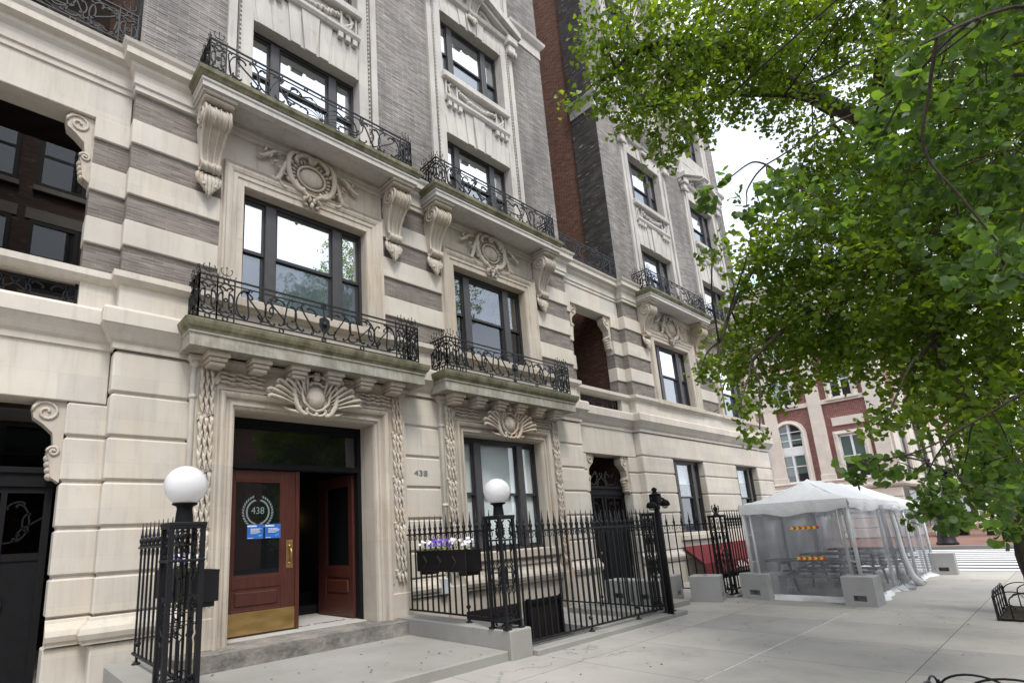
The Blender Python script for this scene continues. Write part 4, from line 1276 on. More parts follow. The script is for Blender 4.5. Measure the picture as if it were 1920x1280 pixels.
def gateway(ox, label, cresting):
    x0, x1, a, b = 11.7+ox, 14.58+ox, 12.1+ox, 14.14+ox
    y = 8.2
    G = thing('courtyard_gateway', (x0, y, 0), label, 'gateway', 'gateways between the wings')
    for p, q in ((x0-0.06, a), (b, x1+0.06)):
        m = MB()
        m.cbox(p, q, y-0.05, y+0.3, -0.021, 0.599, 0.015)
        m.mould([(p, y), (q, y)], TORUS)
        m.box(p+0.03, q-0.03, y+0.035, y+0.3, 0.6, 3.6)
        for z0, z1 in COURSES[:4]+[(3.14, 3.6)]: m.cbox(p, q, y, y+0.28, z0+0.018, z1-0.018, 0.022)
        m.box(p, q, y, y+0.3, 4.86, 5.3)
        m.build('pier', 'stone', G)
    m = MB()
    m.cbox(x0+0.01, x1-0.01, y, y+0.45, 3.6, 4.36, 0.01)
    m.mould([(x0-0.01, y), (x1+0.01, y)], BELT)
    m.box(x0, x1, y+0.01, y+0.45, 4.36, 4.86)
    m.mould([(x0-0.01, y), (x1+0.01, y)], SILLC)
    m.box(x0, x1, y+0.005, y+0.3, 5.28, 5.45)
    m.cbox(x0+0.01, x1-0.01, y, y+0.4, 7.87, 8.44, 0.01)
    m.mould([(x0-0.01, y), (x1+0.01, y)], CORN)
    m.box(x0, x1, y+0.01, y+0.6, 8.44, 9.15)
    m.build('stone_wall', 'stone', G)
    for p, q in ((x0-0.06, a), (b, x1+0.06)):
        MB().box(p, q, y+0.03, y+0.299, 5.45, 7.87).build('brick_wall', 'brick', G)
        for z0, z1 in BANDS[:2]+[(7.55, 7.9)]: MB().cbox(p-(0.015 if p == b else 0), q+(0.015 if q == a else 0), y-0.01, y+0.289, z0, z1, 0.012).build('stone_band', 'stone', G)
    for xx, sg in ((a, 1), (b, -1)):
        for zt in (3.6, 7.86):
            k = MB()
            prof = [(0, 0), (0.3, 0), (0.36, -0.1), (0.33, -0.24), (0.22, -0.32), (0.12, -0.42), (0.1, -0.58), (0.16, -0.66), (0.13, -0.76), (0.1, -0.98), (0.0, -1.05)]
            poly = [(xx+sg*u, zt+v) for u, v in prof]
            k.prism(poly if sg < 0 else poly[::-1], 'y', y+0.06, y+0.26)
            for (u, v, rr) in ((0.2, -0.16, 0.15), (0.09, -0.66, 0.07)):
                k.tube([(xx+sg*(u+rr*(1-t/22)*math.cos(0.5*t)), y+0.055, zt+v+rr*(1-t/22)*math.sin(0.5*t)) for t in range(20)], 0.02, 5, up=(0, 1, 0))
            for t in range(4): k.ell((xx+sg*(0.13-0.01*t), y+0.16, zt-0.74-0.075*t), 0.05, 0.09, 0.055, 8, 6)
            k.build('corbel', 'carved', G)
    d = MB()
    d.box(x0+0.1, x1-0.1, y+0.6, 10.3, 8.62, 9.0)
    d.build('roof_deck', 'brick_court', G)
    MB().box(x0+0.1, x1-0.1, y+0.45, 10.6, 4.42, 4.82).build('floor_deck', 'concrete', G)
    r = MB()
    r.box(a, b, y+0.14, y+0.16, 4.9, 4.93)
    r.box(a, b, y+0.14, y+0.16, 5.22, 5.25)
    scroll_fill(r, a, b, 4.93, 5.23, y+0.15, 6)
    for xx in (a+0.02, b-0.02): r.box(xx-0.015, xx+0.015, y+0.13, y+0.17, 4.87, 5.28)
    r.build('grille', 'iron', G)
    rr = MB()
    iron_panel(rr, (x0+0.05, y-0.12, 9.13), (1, 0, 0), x1-x0-0.1, 0.72, 'high')
    rr.build('railing', 'iron', G)
    g = MB()
    gy = y+0.32
    g.box(a, b, gy-0.05, gy+0.05, 2.52, 2.74)
    g.cbox(a, b, gy-0.08, gy+0.08, 2.68, 2.76, 0.01)
    w2 = (b-a)/2
    for i in range(2):
        p, q = a+i*w2+0.03, a+(i+1)*w2-0.03
        for xx in (p, q-0.08, (p+q)/2-0.03): g.box(xx, xx+0.08 if xx != (p+q)/2-0.03 else xx+0.06, gy-0.025, gy+0.025, 0.05, 2.52)
        for z in (0.05, 1.62, 2.44): g.box(p+0.08, q-0.08, gy-0.02, gy+0.02, z, z+0.09)
        g.box(p+0.08, q-0.08, gy-0.006, gy+0.006, 0.14, 1.62)
        scroll_fill(g, p+0.08, q-0.08, 1.72, 2.44, gy, 2, 0.014)
        for k in range(4):
            for kind, sz in (('C', 0.26),):
                g.tube([(u, gy-0.02, v) for u, v in put(kind, p+0.28+0.25*(k % 2), 0.45+0.42*(k//2)*1.6, sz, 90 if k % 2 else 270)], 0.014, 4, up=(0, 1, 0))
    gate = g.build('iron_gate', 'iron_dark', G)
    MB().ell((a+0.6, gy-0.05, 1.0), 0.035, 0.03, 0.035, 10, 8).build('door_knob', 'brass', gate)
    if cresting:
        c = MB()
        scroll_fill(c, a+0.1, b-0.1, 2.76, 3.15, gy, 4, 0.014)
        c.build('cresting', 'iron', gate)
    return G
gateway(-13.38, 'dark stone gateway at the far left edge, its iron gate closed below an open bay', False)
gateway(0, 'stone gateway with scroll brackets and black iron gate between the two wings', True)

def court_wall(x0, x1, label, wins):
    W = thing('courtyard_wall', (x0, 13.0, 0), label, 'wall', 'courtyard walls')
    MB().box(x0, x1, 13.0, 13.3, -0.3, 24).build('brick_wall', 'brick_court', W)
    for a, z0, z1 in wins:
        f = MB()
        f.surround(a+0.08, a+0.80, z0+0.1, z1-0.08, [(0, 12.99), (0, 12.95), (0.08, 12.95), (0.08, 13.01)], True)
        f.box(a+0.08, a+0.80, 12.96, 12.995, (z0+z1)/2-0.03, (z0+z1)/2+0.03)
        o = f.build('window', 'iron_dark', W)
        MB().box(a+0.08, a+0.80, 12.972, 12.976, z0+0.1, z1-0.08).build('pane', 'pane_court', o)
        MB().box(a+0.08, a+0.80, 12.985, 12.99, (z0+z1)/2-0.1, z1-0.08).build('blind', 'court_blind', o)
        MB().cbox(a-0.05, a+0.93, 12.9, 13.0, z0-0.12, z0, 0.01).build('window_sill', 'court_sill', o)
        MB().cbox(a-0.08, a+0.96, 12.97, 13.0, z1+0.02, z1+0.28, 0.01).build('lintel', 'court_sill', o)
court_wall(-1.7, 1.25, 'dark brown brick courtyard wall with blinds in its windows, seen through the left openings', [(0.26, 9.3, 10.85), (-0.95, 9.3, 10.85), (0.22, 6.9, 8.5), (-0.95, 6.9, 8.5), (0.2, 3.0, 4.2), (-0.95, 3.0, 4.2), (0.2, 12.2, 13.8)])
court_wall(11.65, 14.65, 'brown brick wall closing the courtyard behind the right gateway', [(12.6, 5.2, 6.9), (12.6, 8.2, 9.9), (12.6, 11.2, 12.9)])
def left_wing():
    T = thing('neighbouring_wing', (-1.68, 8.0, 0), 'brick wing beyond the left gateway, outside the picture', 'building')
    MB().box(-12, -1.68, 8.0, 20, -0.3, 25).build('brick_wall', 'brick_up', T)
left_wing()

# ------------------------------------------------------------------ entrance platform, kerb walls, areaway
struct(MB().cbox(1.86, 5.6, 5.34, 7.515, -0.1, 0.123, 0.012).build('entrance_platform', 'concrete'))
t = MB().cbox(5.6, 6.03, 5.28, 7.84, -0.1, 0.374, 0.015).build('low_wall', 'concrete')
tag(t, 'grey concrete curb wall right of the entrance platform, carrying the lamp post and planter side fence', 'wall')
t = MB().cbox(1.34, 1.855, 5.28, 7.84, -0.1, 0.374, 0.015).build('low_wall', 'concrete')
tag(t, 'grey concrete curb wall left of the entrance platform, beneath the nearest lamp post', 'wall')
t = MB().cbox(6.035, 10.35, 5.2, 5.5, -0.3, 0.075, 0.01).build('fence_kerb', 'concrete')
tag(t, 'long low concrete kerb under the front iron fence and camera pole', 'kerb')
t = MB().cbox(12.95, 20.6, 5.36, 5.62, -0.3, 0.06, 0.01).build('fence_kerb', 'concrete')
tag(t, 'low concrete kerb under the far iron fence behind the white tent', 'kerb')
t = MB().cbox(9.5, 11.6, 5.75, 7.3, -0.1, 0.1, 0.01).build('concrete_pad', 'concrete')
tag(t, 'low concrete pad inside the fence carrying two blocks', 'pad')
M['hatch'] = plain('rusty_brown_steel', (0.02, 0.013, 0.012), 0.65, 0.0, 0.3, 0.25, 4)
h = thing('cellar_gate', (7.2, 6.6, -1.1), 'dark brown steel cellar gate in the pit behind the front fence', 'gate')
MB().cbox(6.08, 7.3, 6.6, 6.65, -1.08, 0.47, 0.006).build('panel', 'hatch', h)
m = MB().cbox(7.31, 8.3, 6.52, 6.57, -1.08, 0.5, 0.006)
m.build('door', 'hatch', h)
m = MB()
for x in (7.34, 8.24): m.cbox(x, x+0.06, 6.47, 6.515, -1.08, 0.53, 0.005)
m.cbox(7.405, 8.235, 6.48, 6.515, 0.43, 0.5, 0.005)
m.build('frame', 'iron_dark', h)

# ------------------------------------------------------------------ iron fences
def picket_mesh(z0, z1, tip):
    m = MB()
    m.box(-0.011, 0.011, -0.011, 0.011, z0, z1)
    if tip:
        m.lathe([(0.012, 0), (0.022, 0.012), (0.024, 0.03), (0.018, 0.045), (0.027, 0.06), (0.031, 0.085), (0.026, 0.105), (0.016, 0.115), (0.021, 0.13), (0.014, 0.16), (0.003, 0.30)], 0, 0, z1, 6)
    return m
PICK = {}
def fence(name, p0, p1, zb, z0, z1, tip, label, n=None, group='iron fence runs', posts=()):
    """spear topped fence: pickets, top rail pair with rings between, bottom rail"""
    p0 = Vector((*p0, 0)); p1 = Vector((*p1, 0))
    L = (p1-p0).length
    F = thing(name, (p0.x, p0.y, zb), label, 'fence', group)
    u = (p1-p0).normalized()
    nn = Vector((u.y, -u.x, 0))
    n = n or max(2, round(L/0.137))
    key = (z0, z1, tip)
    first = PICK.get(key)
    for i in range(n):
        q = p0+u*(L*(i+0.5)/n)
        if first is None:
            first = picket_mesh(z0, z1, tip).build('picket', 'iron', F, base=(0, 0, 0))
            BASE[first.name] = (0, 0, 0)
            PICK[key] = first
            first.location = (q.x-p0.x, q.y-p0.y, -zb)
        else:
            c = first.copy()
            col.objects.link(c)
            c.parent = F
            c.location = (q.x-p0.x, q.y-p0.y, -zb)
    def rail(nm, za, zc, w_):
        m = MB()
        for k in range(1):
            a, b = p0, p1
            m.add([(a.x-nn.x*w_, a.y-nn.y*w_, za), (b.x-nn.x*w_, b.y-nn.y*w_, za), (b.x+nn.x*w_, b.y+nn.y*w_, za), (a.x+nn.x*w_, a.y+nn.y*w_, za),
                   (a.x-nn.x*w_, a.y-nn.y*w_, zc), (b.x-nn.x*w_, b.y-nn.y*w_, zc), (b.x+nn.x*w_, b.y+nn.y*w_, zc), (a.x+nn.x*w_, a.y+nn.y*w_, zc)],
                  [(0,3,2,1),(4,5,6,7),(0,1,5,4),(1,2,6,5),(2,3,7,6),(3,0,4,7)])
        return m.build(nm, 'iron', F)
    rail('rail', z1-0.012, z1+0.014, 0.019)
    rail('rail', z0, z0+0.026, 0.016)
    m = MB()
    for i in range(n):                       # small scrolls hanging under the top rail
        q = p0+u*(L*(i+0.5)/n)
        h = L/n*0.5
        for sg in (-1, 1):
            m.tube([(q.x+u.x*uu, q.y+u.y*uu, v) for uu, v in put('C', sg*h*0.52, z1-0.055, 0.075, 90, sg)][::2], 0.006, 4, up=nn, smooth=False)
    m.build('scroll_band', 'iron', F)
    for q in posts:
        c = p0+u*(L*q)
        mm = MB()
        mm.box(c.x-0.013, c.x+0.013, c.y-0.013, c.y+0.013, zb, z0)
        mm.ell((c.x, c.y, z0+0.14), 0.04, 0.03, 0.035, 8, 6)
        mm.lathe([(0.05, 0), (0.045, 0.015), (0.02, 0.03)], c.x, c.y, zb, 8)
        mm.build('foot', 'iron', F)
    return F
fence('iron_fence', (5.80, 5.66), (5.80, 7.75), 0.374, 0.46, 1.70, True, 'short iron fence on the right concrete wall, behind the planter of flowers', 15, posts=(0.3,))
fence('iron_fence', (1.62, 5.66), (1.62, 7.75), 0.374, 0.46, 1.70, True, 'short iron fence seen nearly end on beside the nearest globe lamp', 11, posts=(0.9,))
fence('iron_fence', (5.97, 5.40), (9.82, 5.40), 0.075, 0.14, 1.66, True, 'long front iron fence between the right globe lamp and the camera pole', 27, posts=(0.02, 0.42, 0.78))
fence('iron_fence', (9.98, 5.70), (9.98, 7.85), 0.0, 0.14, 1.66, True, 'iron fence running back from the camera pole to the gateway', 15, posts=(0.5,))
fence('iron_fence', (13.1, 5.75), (13.1, 7.85), 0.0, 0.14, 1.62, True, 'iron fence running back to the wall left of the maroon awning', 11)
fence('iron_fence', (13.3, 5.5), (20.4, 5.5), 0.06, 0.14, 1.62, True, 'far iron fence in front of the maroon awning, going behind the white tent', 50)

# lattice posts and globe lamps
def lattice_post(m, x, y, z, w_, h, ring_zs):
    for dx in (0, w_):
        for dy in (0, w_):
            m.box(x+dx-0.02, x+dx+0.02, y+dy-0.02, y+dy+0.02, z, z+h)
            m.cbox(x+dx-0.045, x+dx+0.045, y+dy-0.045, y+dy+0.045, z, z+0.02, 0.005)
    for zz in (z+0.1, z+h*0.78, z+h-0.03):
        m.cbox(x-0.026, x+w_+0.026, y-0.026, y+w_+0.026, zz, zz+0.022, 0.004)
    m.cbox(x-0.03, x+w_+0.03, y-0.03, y+w_+0.03, z+h-0.01, z+h+0.025, 0.006)
def lattice_side(o, U, w_, h):
    m = MB()
    o = Vector(o); U = Vector(U)
    nn = U.cross(Vector((0, 0, 1)))
    def T(pp, r=0.008): m.tube([o+U*u+Vector((0, 0, v)) for u, v in pp], r, 4, up=nn, smooth=False)
    for u in (0.32, 0.68):
        T([(w_*u, 0.1), (w_*u, h*0.3), (w_*(u+0.1), h*0.33), (w_*(u-0.08), h*0.36), (w_*u, h*0.39), (w_*u, h*0.52), (w_*(u-0.1), h*0.55), (w_*(u+0.08), h*0.58), (w_*u, h*0.61), (w_*u, h*0.78)])
    for v in (h*0.07, h*0.42, h*0.49, h*0.72, h*0.84, h*0.93):
        for sg in (-1, 1):
            T(put('C', w_*(0.5+0.24*sg), v, w_*0.42, 90, sg))
    for v in (h*0.42, h*0.49): T([(0, v), (w_, v)], 0.006)
    for sg in (-1, 1):
        T(put('C', w_*(0.5+0.22*sg), h*0.12, w_*0.44, 200, sg))
        T(put('S', w_*(0.5+0.25*sg), h*0.88, w_*0.5, 90, sg))
    return m
def globe_lamp(x, y, label):
    w_, h = 0.27, 1.5
    L = thing('globe_lamp', (x, y, 0.374), label, 'lamp post', 'globe lamps beside the entrance')
    m = MB()
    lattice_post(m, x, y, 0.374, w_, h, ())
    m.build('post_frame', 'iron', L)
    for o, U in (((x, y, .374), (1, 0, 0)), ((x, y+w_, .374), (1, 0, 0)), ((x, y, .374), (0, 1, 0)), ((x+w_, y, .374), (0, 1, 0))):
        lattice_side(o, U, w_, h).build('scroll_panel', 'iron', L)
    c = (x+w_/2, y+w_/2)
    MB().lathe([(0.085, 0), (0.08, 0.02), (0.068, 0.14), (0.075, 0.16), (0.11, 0.175), (0.112, 0.19)], c[0], c[1], 1.89, 20).build('neck', 'iron_dark', L)
    MB().ell((c[0], c[1], 2.245), 0.192, 0.192, 0.187, 32, 20).build('globe', 'globe', L)
    return L
globe_lamp(5.63, 5.36, 'white globe lamp on a black lattice post at the right end of the entrance platform')
globe_lamp(1.37, 5.36, 'nearest white globe lamp on a black lattice post, left of the red door')

def gate_post(x, y, z, h, label, orn):
    P = thing('lattice_post', (x, y, z), label, 'fence post', 'lattice posts of the fence')
    m = MB()
    lattice_post(m, x, y, z, 0.25, h, ())
    if orn:
        m.lathe([(0.1, 0), (0.04, 0.06), (0.03, 0.12), (0.05, 0.15), (0.05, 0.19), (0.015, 0.22), (0.02, 0.25), (0.0, 0.28)], x+0.125, y+0.125, z+h, 10)
        for sg in (-1, 1): m.tube([(u, y+0.125, v) for u, v in put('C', x+0.125+sg*0.13, z+h+0.14, 0.2, 60, sg)], 0.011, 4, up=(0, 1, 0))
    m.build('post_frame', 'iron', P)
    for o, U in (((x, y, z), (1, 0, 0)), ((x, y+.25, z), (1, 0, 0)), ((x, y, z), (0, 1, 0)), ((x+.25, y, z), (0, 1, 0))):
        lattice_side(o, U, 0.25, h).build('scroll_panel', 'iron', P)
gate_post(9.86, 5.36, 0.075, 1.78, 'black lattice post directly behind the security camera pole', False)
gate_post(12.98, 5.45, 0.06, 1.72, 'black lattice post with a scrolled finial, left of the white tent', True)

def camera_pole(x, y):
    C = thing('camera_pole', (x, y, 0.075), 'black pole with two dome security cameras at the fence corner', 'camera pole')
    m = MB()
    m.lathe([(0.05, 0), (0.05, 2.0)], x, y, 0.075, 16)
    m.lathe([(0.062, 0), (0.055, 0.03)], x, y, 0.076, 16)
    m.build('pole', 'iron_dark', C)
    m = MB()
    m.cbox(x-0.09, x+0.09, y-0.08, y+0.08, 2.04, 2.2, 0.012)
    m.lathe([(0.11, 0), (0.11, 0.02), (0.05, 0.035), (0.035, 0.08), (0.055, 0.1), (0.04, 0.13), (0.01, 0.15)], x, y, 2.2, 12)
    m.build('head', 'iron_dark', C)
    for sg, dx, dz in ((-1, -0.17, 1.98), (1, 0.33, 2.02)):
        c = MB()
        c.tube([(x+sg*0.05, y, 2.14), (x+dx*0.7, y, 2.15), (x+dx, y, dz+0.1)], 0.022, 8)
        c.lathe([(0.03, 0.1), (0.075, 0.075), (0.095, 0.03), (0.095, -0.01), (0.075, -0.02)][::-1], x+dx, y, dz, 16)
        c.tube([(u, y, v) for u, v in put('C', x+sg*0.11, 2.0, 0.12, 90, sg)], 0.008, 4, up=(0, 1, 0))
        a = c.build('camera', 'iron_dark', C)
        MB().ell((x+dx, y, dz-0.015), 0.062, 0.062, 0.055, 14, 8).build('dome', 'pane_dark', a)
camera_pole(9.80, 5.24)

# ------------------------------------------------------------------ planters with pansies
def planter(x0, x1, y0, y1, z0, z1, label, side, plantlab, seed, n):
    P = thing('planter_box', (x0, y0, z0), label, 'planter', 'planter boxes on the side fences')
    m = MB()
    m.cbox(x0, x1, y0, y1, z0, z1-0.02, 0.005)
    for q in ((x0, x0+.02, y0, y1), (x1-.02, x1, y0, y1), (x0+.02, x1-.02, y0, y0+.02), (x0+.02, x1-.02, y1-.02, y1)): m.box(*q, z1-0.021, z1+0.01)
    m.build('box', 'box_black', P)
    m = MB()
    m.cbox(x0+0.03, x1-0.03, y0+0.03, y0+0.2, z0-0.05, z0-0.001, 0.004)
    m.cbox(x0+0.03, x1-0.03, y1-0.2, y1-0.03, z0-0.05, z0-0.001, 0.004)
    m.build('foot', 'box_black', P)
    mk = MB()
    xs = x0-0.004 if side < 0 else x1+0.004
    for k in range(3):                       # raised chevron strips on the long face
        yc = y1-0.25-0.34*k
        zc, hh = (z0+z1)/2-0.01, 0.09
        for sg in (-1, 1):
            mk.tube([(xs, yc+0.07, zc+sg*hh), (xs, yc, zc)], 0.012, 4, up=(1, 0, 0), smooth=False)
        mk.build('chevron_strip', 'box_mark', P)
        mk = MB()
    MB().box(x0+.02, x1-.02, y0+.02, y1-.02, z1-0.019, z1-0.004).build('soil', 'soil', P)
    r = random.Random(seed)
    for i in range(n):
        fx, fy = r.uniform(x0+0.06, x1-0.06), y0+0.08+(y1-y0-0.16)*(i+0.5)/n
        white = (i/n < 0.3) or i == n-1
        cname = 'white' if white else 'violet'
        if i == n-1: where = 'at its far end'
        else: where = ('at its near end' if i < n*0.34 else 'in its middle' if i < n*0.67 else 'towards its far end')
        pl = thing('pansy_plant', (fx, fy, z1), f'{cname} pansies {where}, growing in {plantlab}', 'flowers', f'{cname} pansies {where} of {plantlab}')
        lf = MB()
        for k in range(26):
            a, rr = r.uniform(0, 2*PI), r.uniform(0.02, 0.1)
            c = Vector((fx+rr*math.cos(a), fy+rr*math.sin(a), z1+r.uniform(0.0, 0.09)))
            d = Vector((math.cos(a), math.sin(a), r.uniform(-.2, .7))).normalized()*0.045
            s_ = Vector((-math.sin(a), math.cos(a), 0))*0.014
            lf.add([c, c+d*.5+s_, c+d, c+d*.5-s_], [(0, 1, 2, 3)])
        lf.build('leaves', 'green_leaf', pl)
        fl = MB()
        for k in range(r.randint(5, 8)):
            c = Vector((fx+r.uniform(-.07, .07), fy+r.uniform(-.07, .07), z1+r.uniform(0.08, 0.18)))
            nv = Vector((r.uniform(-1, 0.1), r.uniform(-1, .0), r.uniform(.1, .6))).normalized()
            a1 = nv.orthogonal().normalized(); a2 = nv.cross(a1)
            for p in range(5):
                an = p*2*PI/5
                dv = a1*math.cos(an)+a2*math.sin(an)
                sv = a1*math.cos(an+PI/2)+a2*math.sin(an+PI/2)
                R_ = 0.026
                fl.add([c, c+dv*R_*.6+sv*R_*.45+nv*.004, c+dv*R_+nv*.002, c+dv*R_*.6-sv*R_*.45+nv*.004], [(0, 1, 2, 3)])
        fl.build('petals', 'white_petal' if white else 'violet', pl)
planter(5.42, 5.74, 5.88, 7.02, 1.13, 1.43, 'black planter box with chevron strips hung on the right side fence, full of pansies', -1, 'the right planter box', 5, 9)
planter(1.66, 1.98, 5.88, 7.02, 1.13, 1.43, 'black planter box behind the nearest lamp post, on the left side fence', 1, 'the left planter box', 9, 7)

# ------------------------------------------------------------------ concrete blocks
def block(x, y, z, rz, s, h, label, d=None):
    d = d or s
    B = thing('concrete_block', (x, y, z), label, 'concrete block', 'concrete ballast blocks', rz)
    m = MB()
    a = s*0.2
    z0, z1 = 0.09, 0.19
    c = 0.012
    # outer skin with a slot running through near the base and a hole in the top
    def ring(zq, e): return [(-d/2+e, -s/2+e, zq), (d/2-e, -s/2+e, zq), (d/2-e, s/2-e, zq), (-d/2+e, s/2-e, zq)]
    m.add(ring(0, 0)+ring(z0, 0), [(3, 2, 1, 0)]+[(i, (i+1) % 4, (i+1) % 4+4, i+4) for i in range(4)])
    m.add(ring(z1, 0)+ring(h-c, 0)+ring(h, c), [(i, (i+1) % 4, (i+1) % 4+4, i+4) for i in range(4)]+[(i+4, (i+1) % 4+4, (i+1) % 4+8, i+8) for i in range(4)])
    for sg in (-1, 1):
        y0, y1 = (-s/2, -a/1.0) if sg < 0 else (a, s/2)
        m.add([(-d/2, y0, z0), (d/2, y0, z0), (d/2, y1, z0), (-d/2, y1, z0), (-d/2, y0, z1), (d/2, y0, z1), (d/2, y1, z1), (-d/2, y1, z1)],
              [(0, 1, 5, 4), (1, 2, 6, 5), (2, 3, 7, 6), (3, 0, 4, 7)])
    m.add([(-d/2, -a, z0), (d/2, -a, z0), (d/2, a, z0), (-d/2, a, z0), (-d/2, -a, z1), (d/2, -a, z1), (d/2, a, z1), (-d/2, a, z1)], [(0, 1, 2, 3), (7, 6, 5, 4)])
    m.box(-d/2+0.2, d/2-0.2, -a, a, z0, z1)
    hw, hd = 0.11, 0.05
    o = [(-d/2+c, -s/2+c, h), (d/2-c, -s/2+c, h), (d/2-c, s/2-c, h), (-d/2+c, s/2-c, h)]
    i_ = [(-hd, -hw, h), (hd, -hw, h), (hd, hw, h), (-hd, hw, h)]
    lo = [(p[0], p[1], h-0.2) for p in i_]
    m.add(o+i_+lo, [(k, (k+1) % 4, (k+1) % 4+4, k+4) for k in range(4)]+[(k+4, (k+1) % 4+4, (k+1) % 4+8, k+8) for k in range(4)]+[(8, 9, 10, 11)])
    m.build('body', 'block', B)
    return B
block(13.20, 4.86, 0, R(-16), 0.62, 0.53, 'concrete block under the left front corner post of the white tent')
block(12.83, 3.02, 0, R(-2), 0.50, 0.53, 'concrete block under the right front corner post of the white tent', 0.5)
block(12.33, 5.68, 0, R(-74), 0.55, 0.53, 'pitted concrete block standing nearest left of the far lattice post, before the awning', 0.6)
block(12.2, 6.55, 0, R(-80), 0.55, 0.53, 'concrete block half hidden behind the camera pole, with a white top')
block(10.82, 6.78, 0.1, R(5), 0.56, 0.45, 'rear left concrete block on the pad inside the iron fence')
block(10.85, 6.16, 0.1, R(-3), 0.56, 0.45, 'front right concrete block on the pad inside the iron fence')
block(19.7, 2.75, 0, R(3), 0.5, 0.55, 'concrete block at the far end of the white tent, by the crosswalk')

# ------------------------------------------------------------------ maroon awning
A = thing('entrance_awning', (16.0, 7.95, 0), 'maroon canvas awning with white lettering over the basement stairs', 'awning')
m = MB()
yb, yf = 7.94, 7.36
m.add([(16.07, yb, 0.98), (20.9, yb, 0.98), (20.9, yf, 0.5), (16.07, yf, 0.5), (16.07, yf, 0.2), (20.9, yf, 0.2), (16.07, yb, 0.94), (20.9, yb, 0.94), (16.07, yf+0.02, 0.47), (20.9, yf+0.02, 0.47), (16.07, yf+0.02, 0.2), (20.9, yf+0.02, 0.2)],
      [(0, 3, 2, 1), (3, 4, 5, 2), (6, 7, 9, 8), (8, 9, 11, 10), (0, 6, 8, 10, 4, 3), (1, 2, 5, 11, 9, 7), (4, 10, 11, 5)])
m.build('canvas', 'awning_red', A)
m = MB()
text_front(m, '.R:LAZZUFT', 0.27, 19.1, yf-0.001, 0.335, 1.35)
m.build('lettering', 'white_ink', A)
m = MB()
for x in (16.09, 18.5, 20.88): m.tube([(x, yb, 0.92), (x, yf+0.03, 0.45), (x, yf+0.03, 0.22)], 0.012, 5)
m.build('frame', 'iron', A)
m = MB().box(16.1, 20.8, 7.38, 7.92, 0.004, 0.012)  # flat dark sheet painting a stairwell's shade onto the pavement
struct(m.build('stairwell_shade_sheet', 'room'))

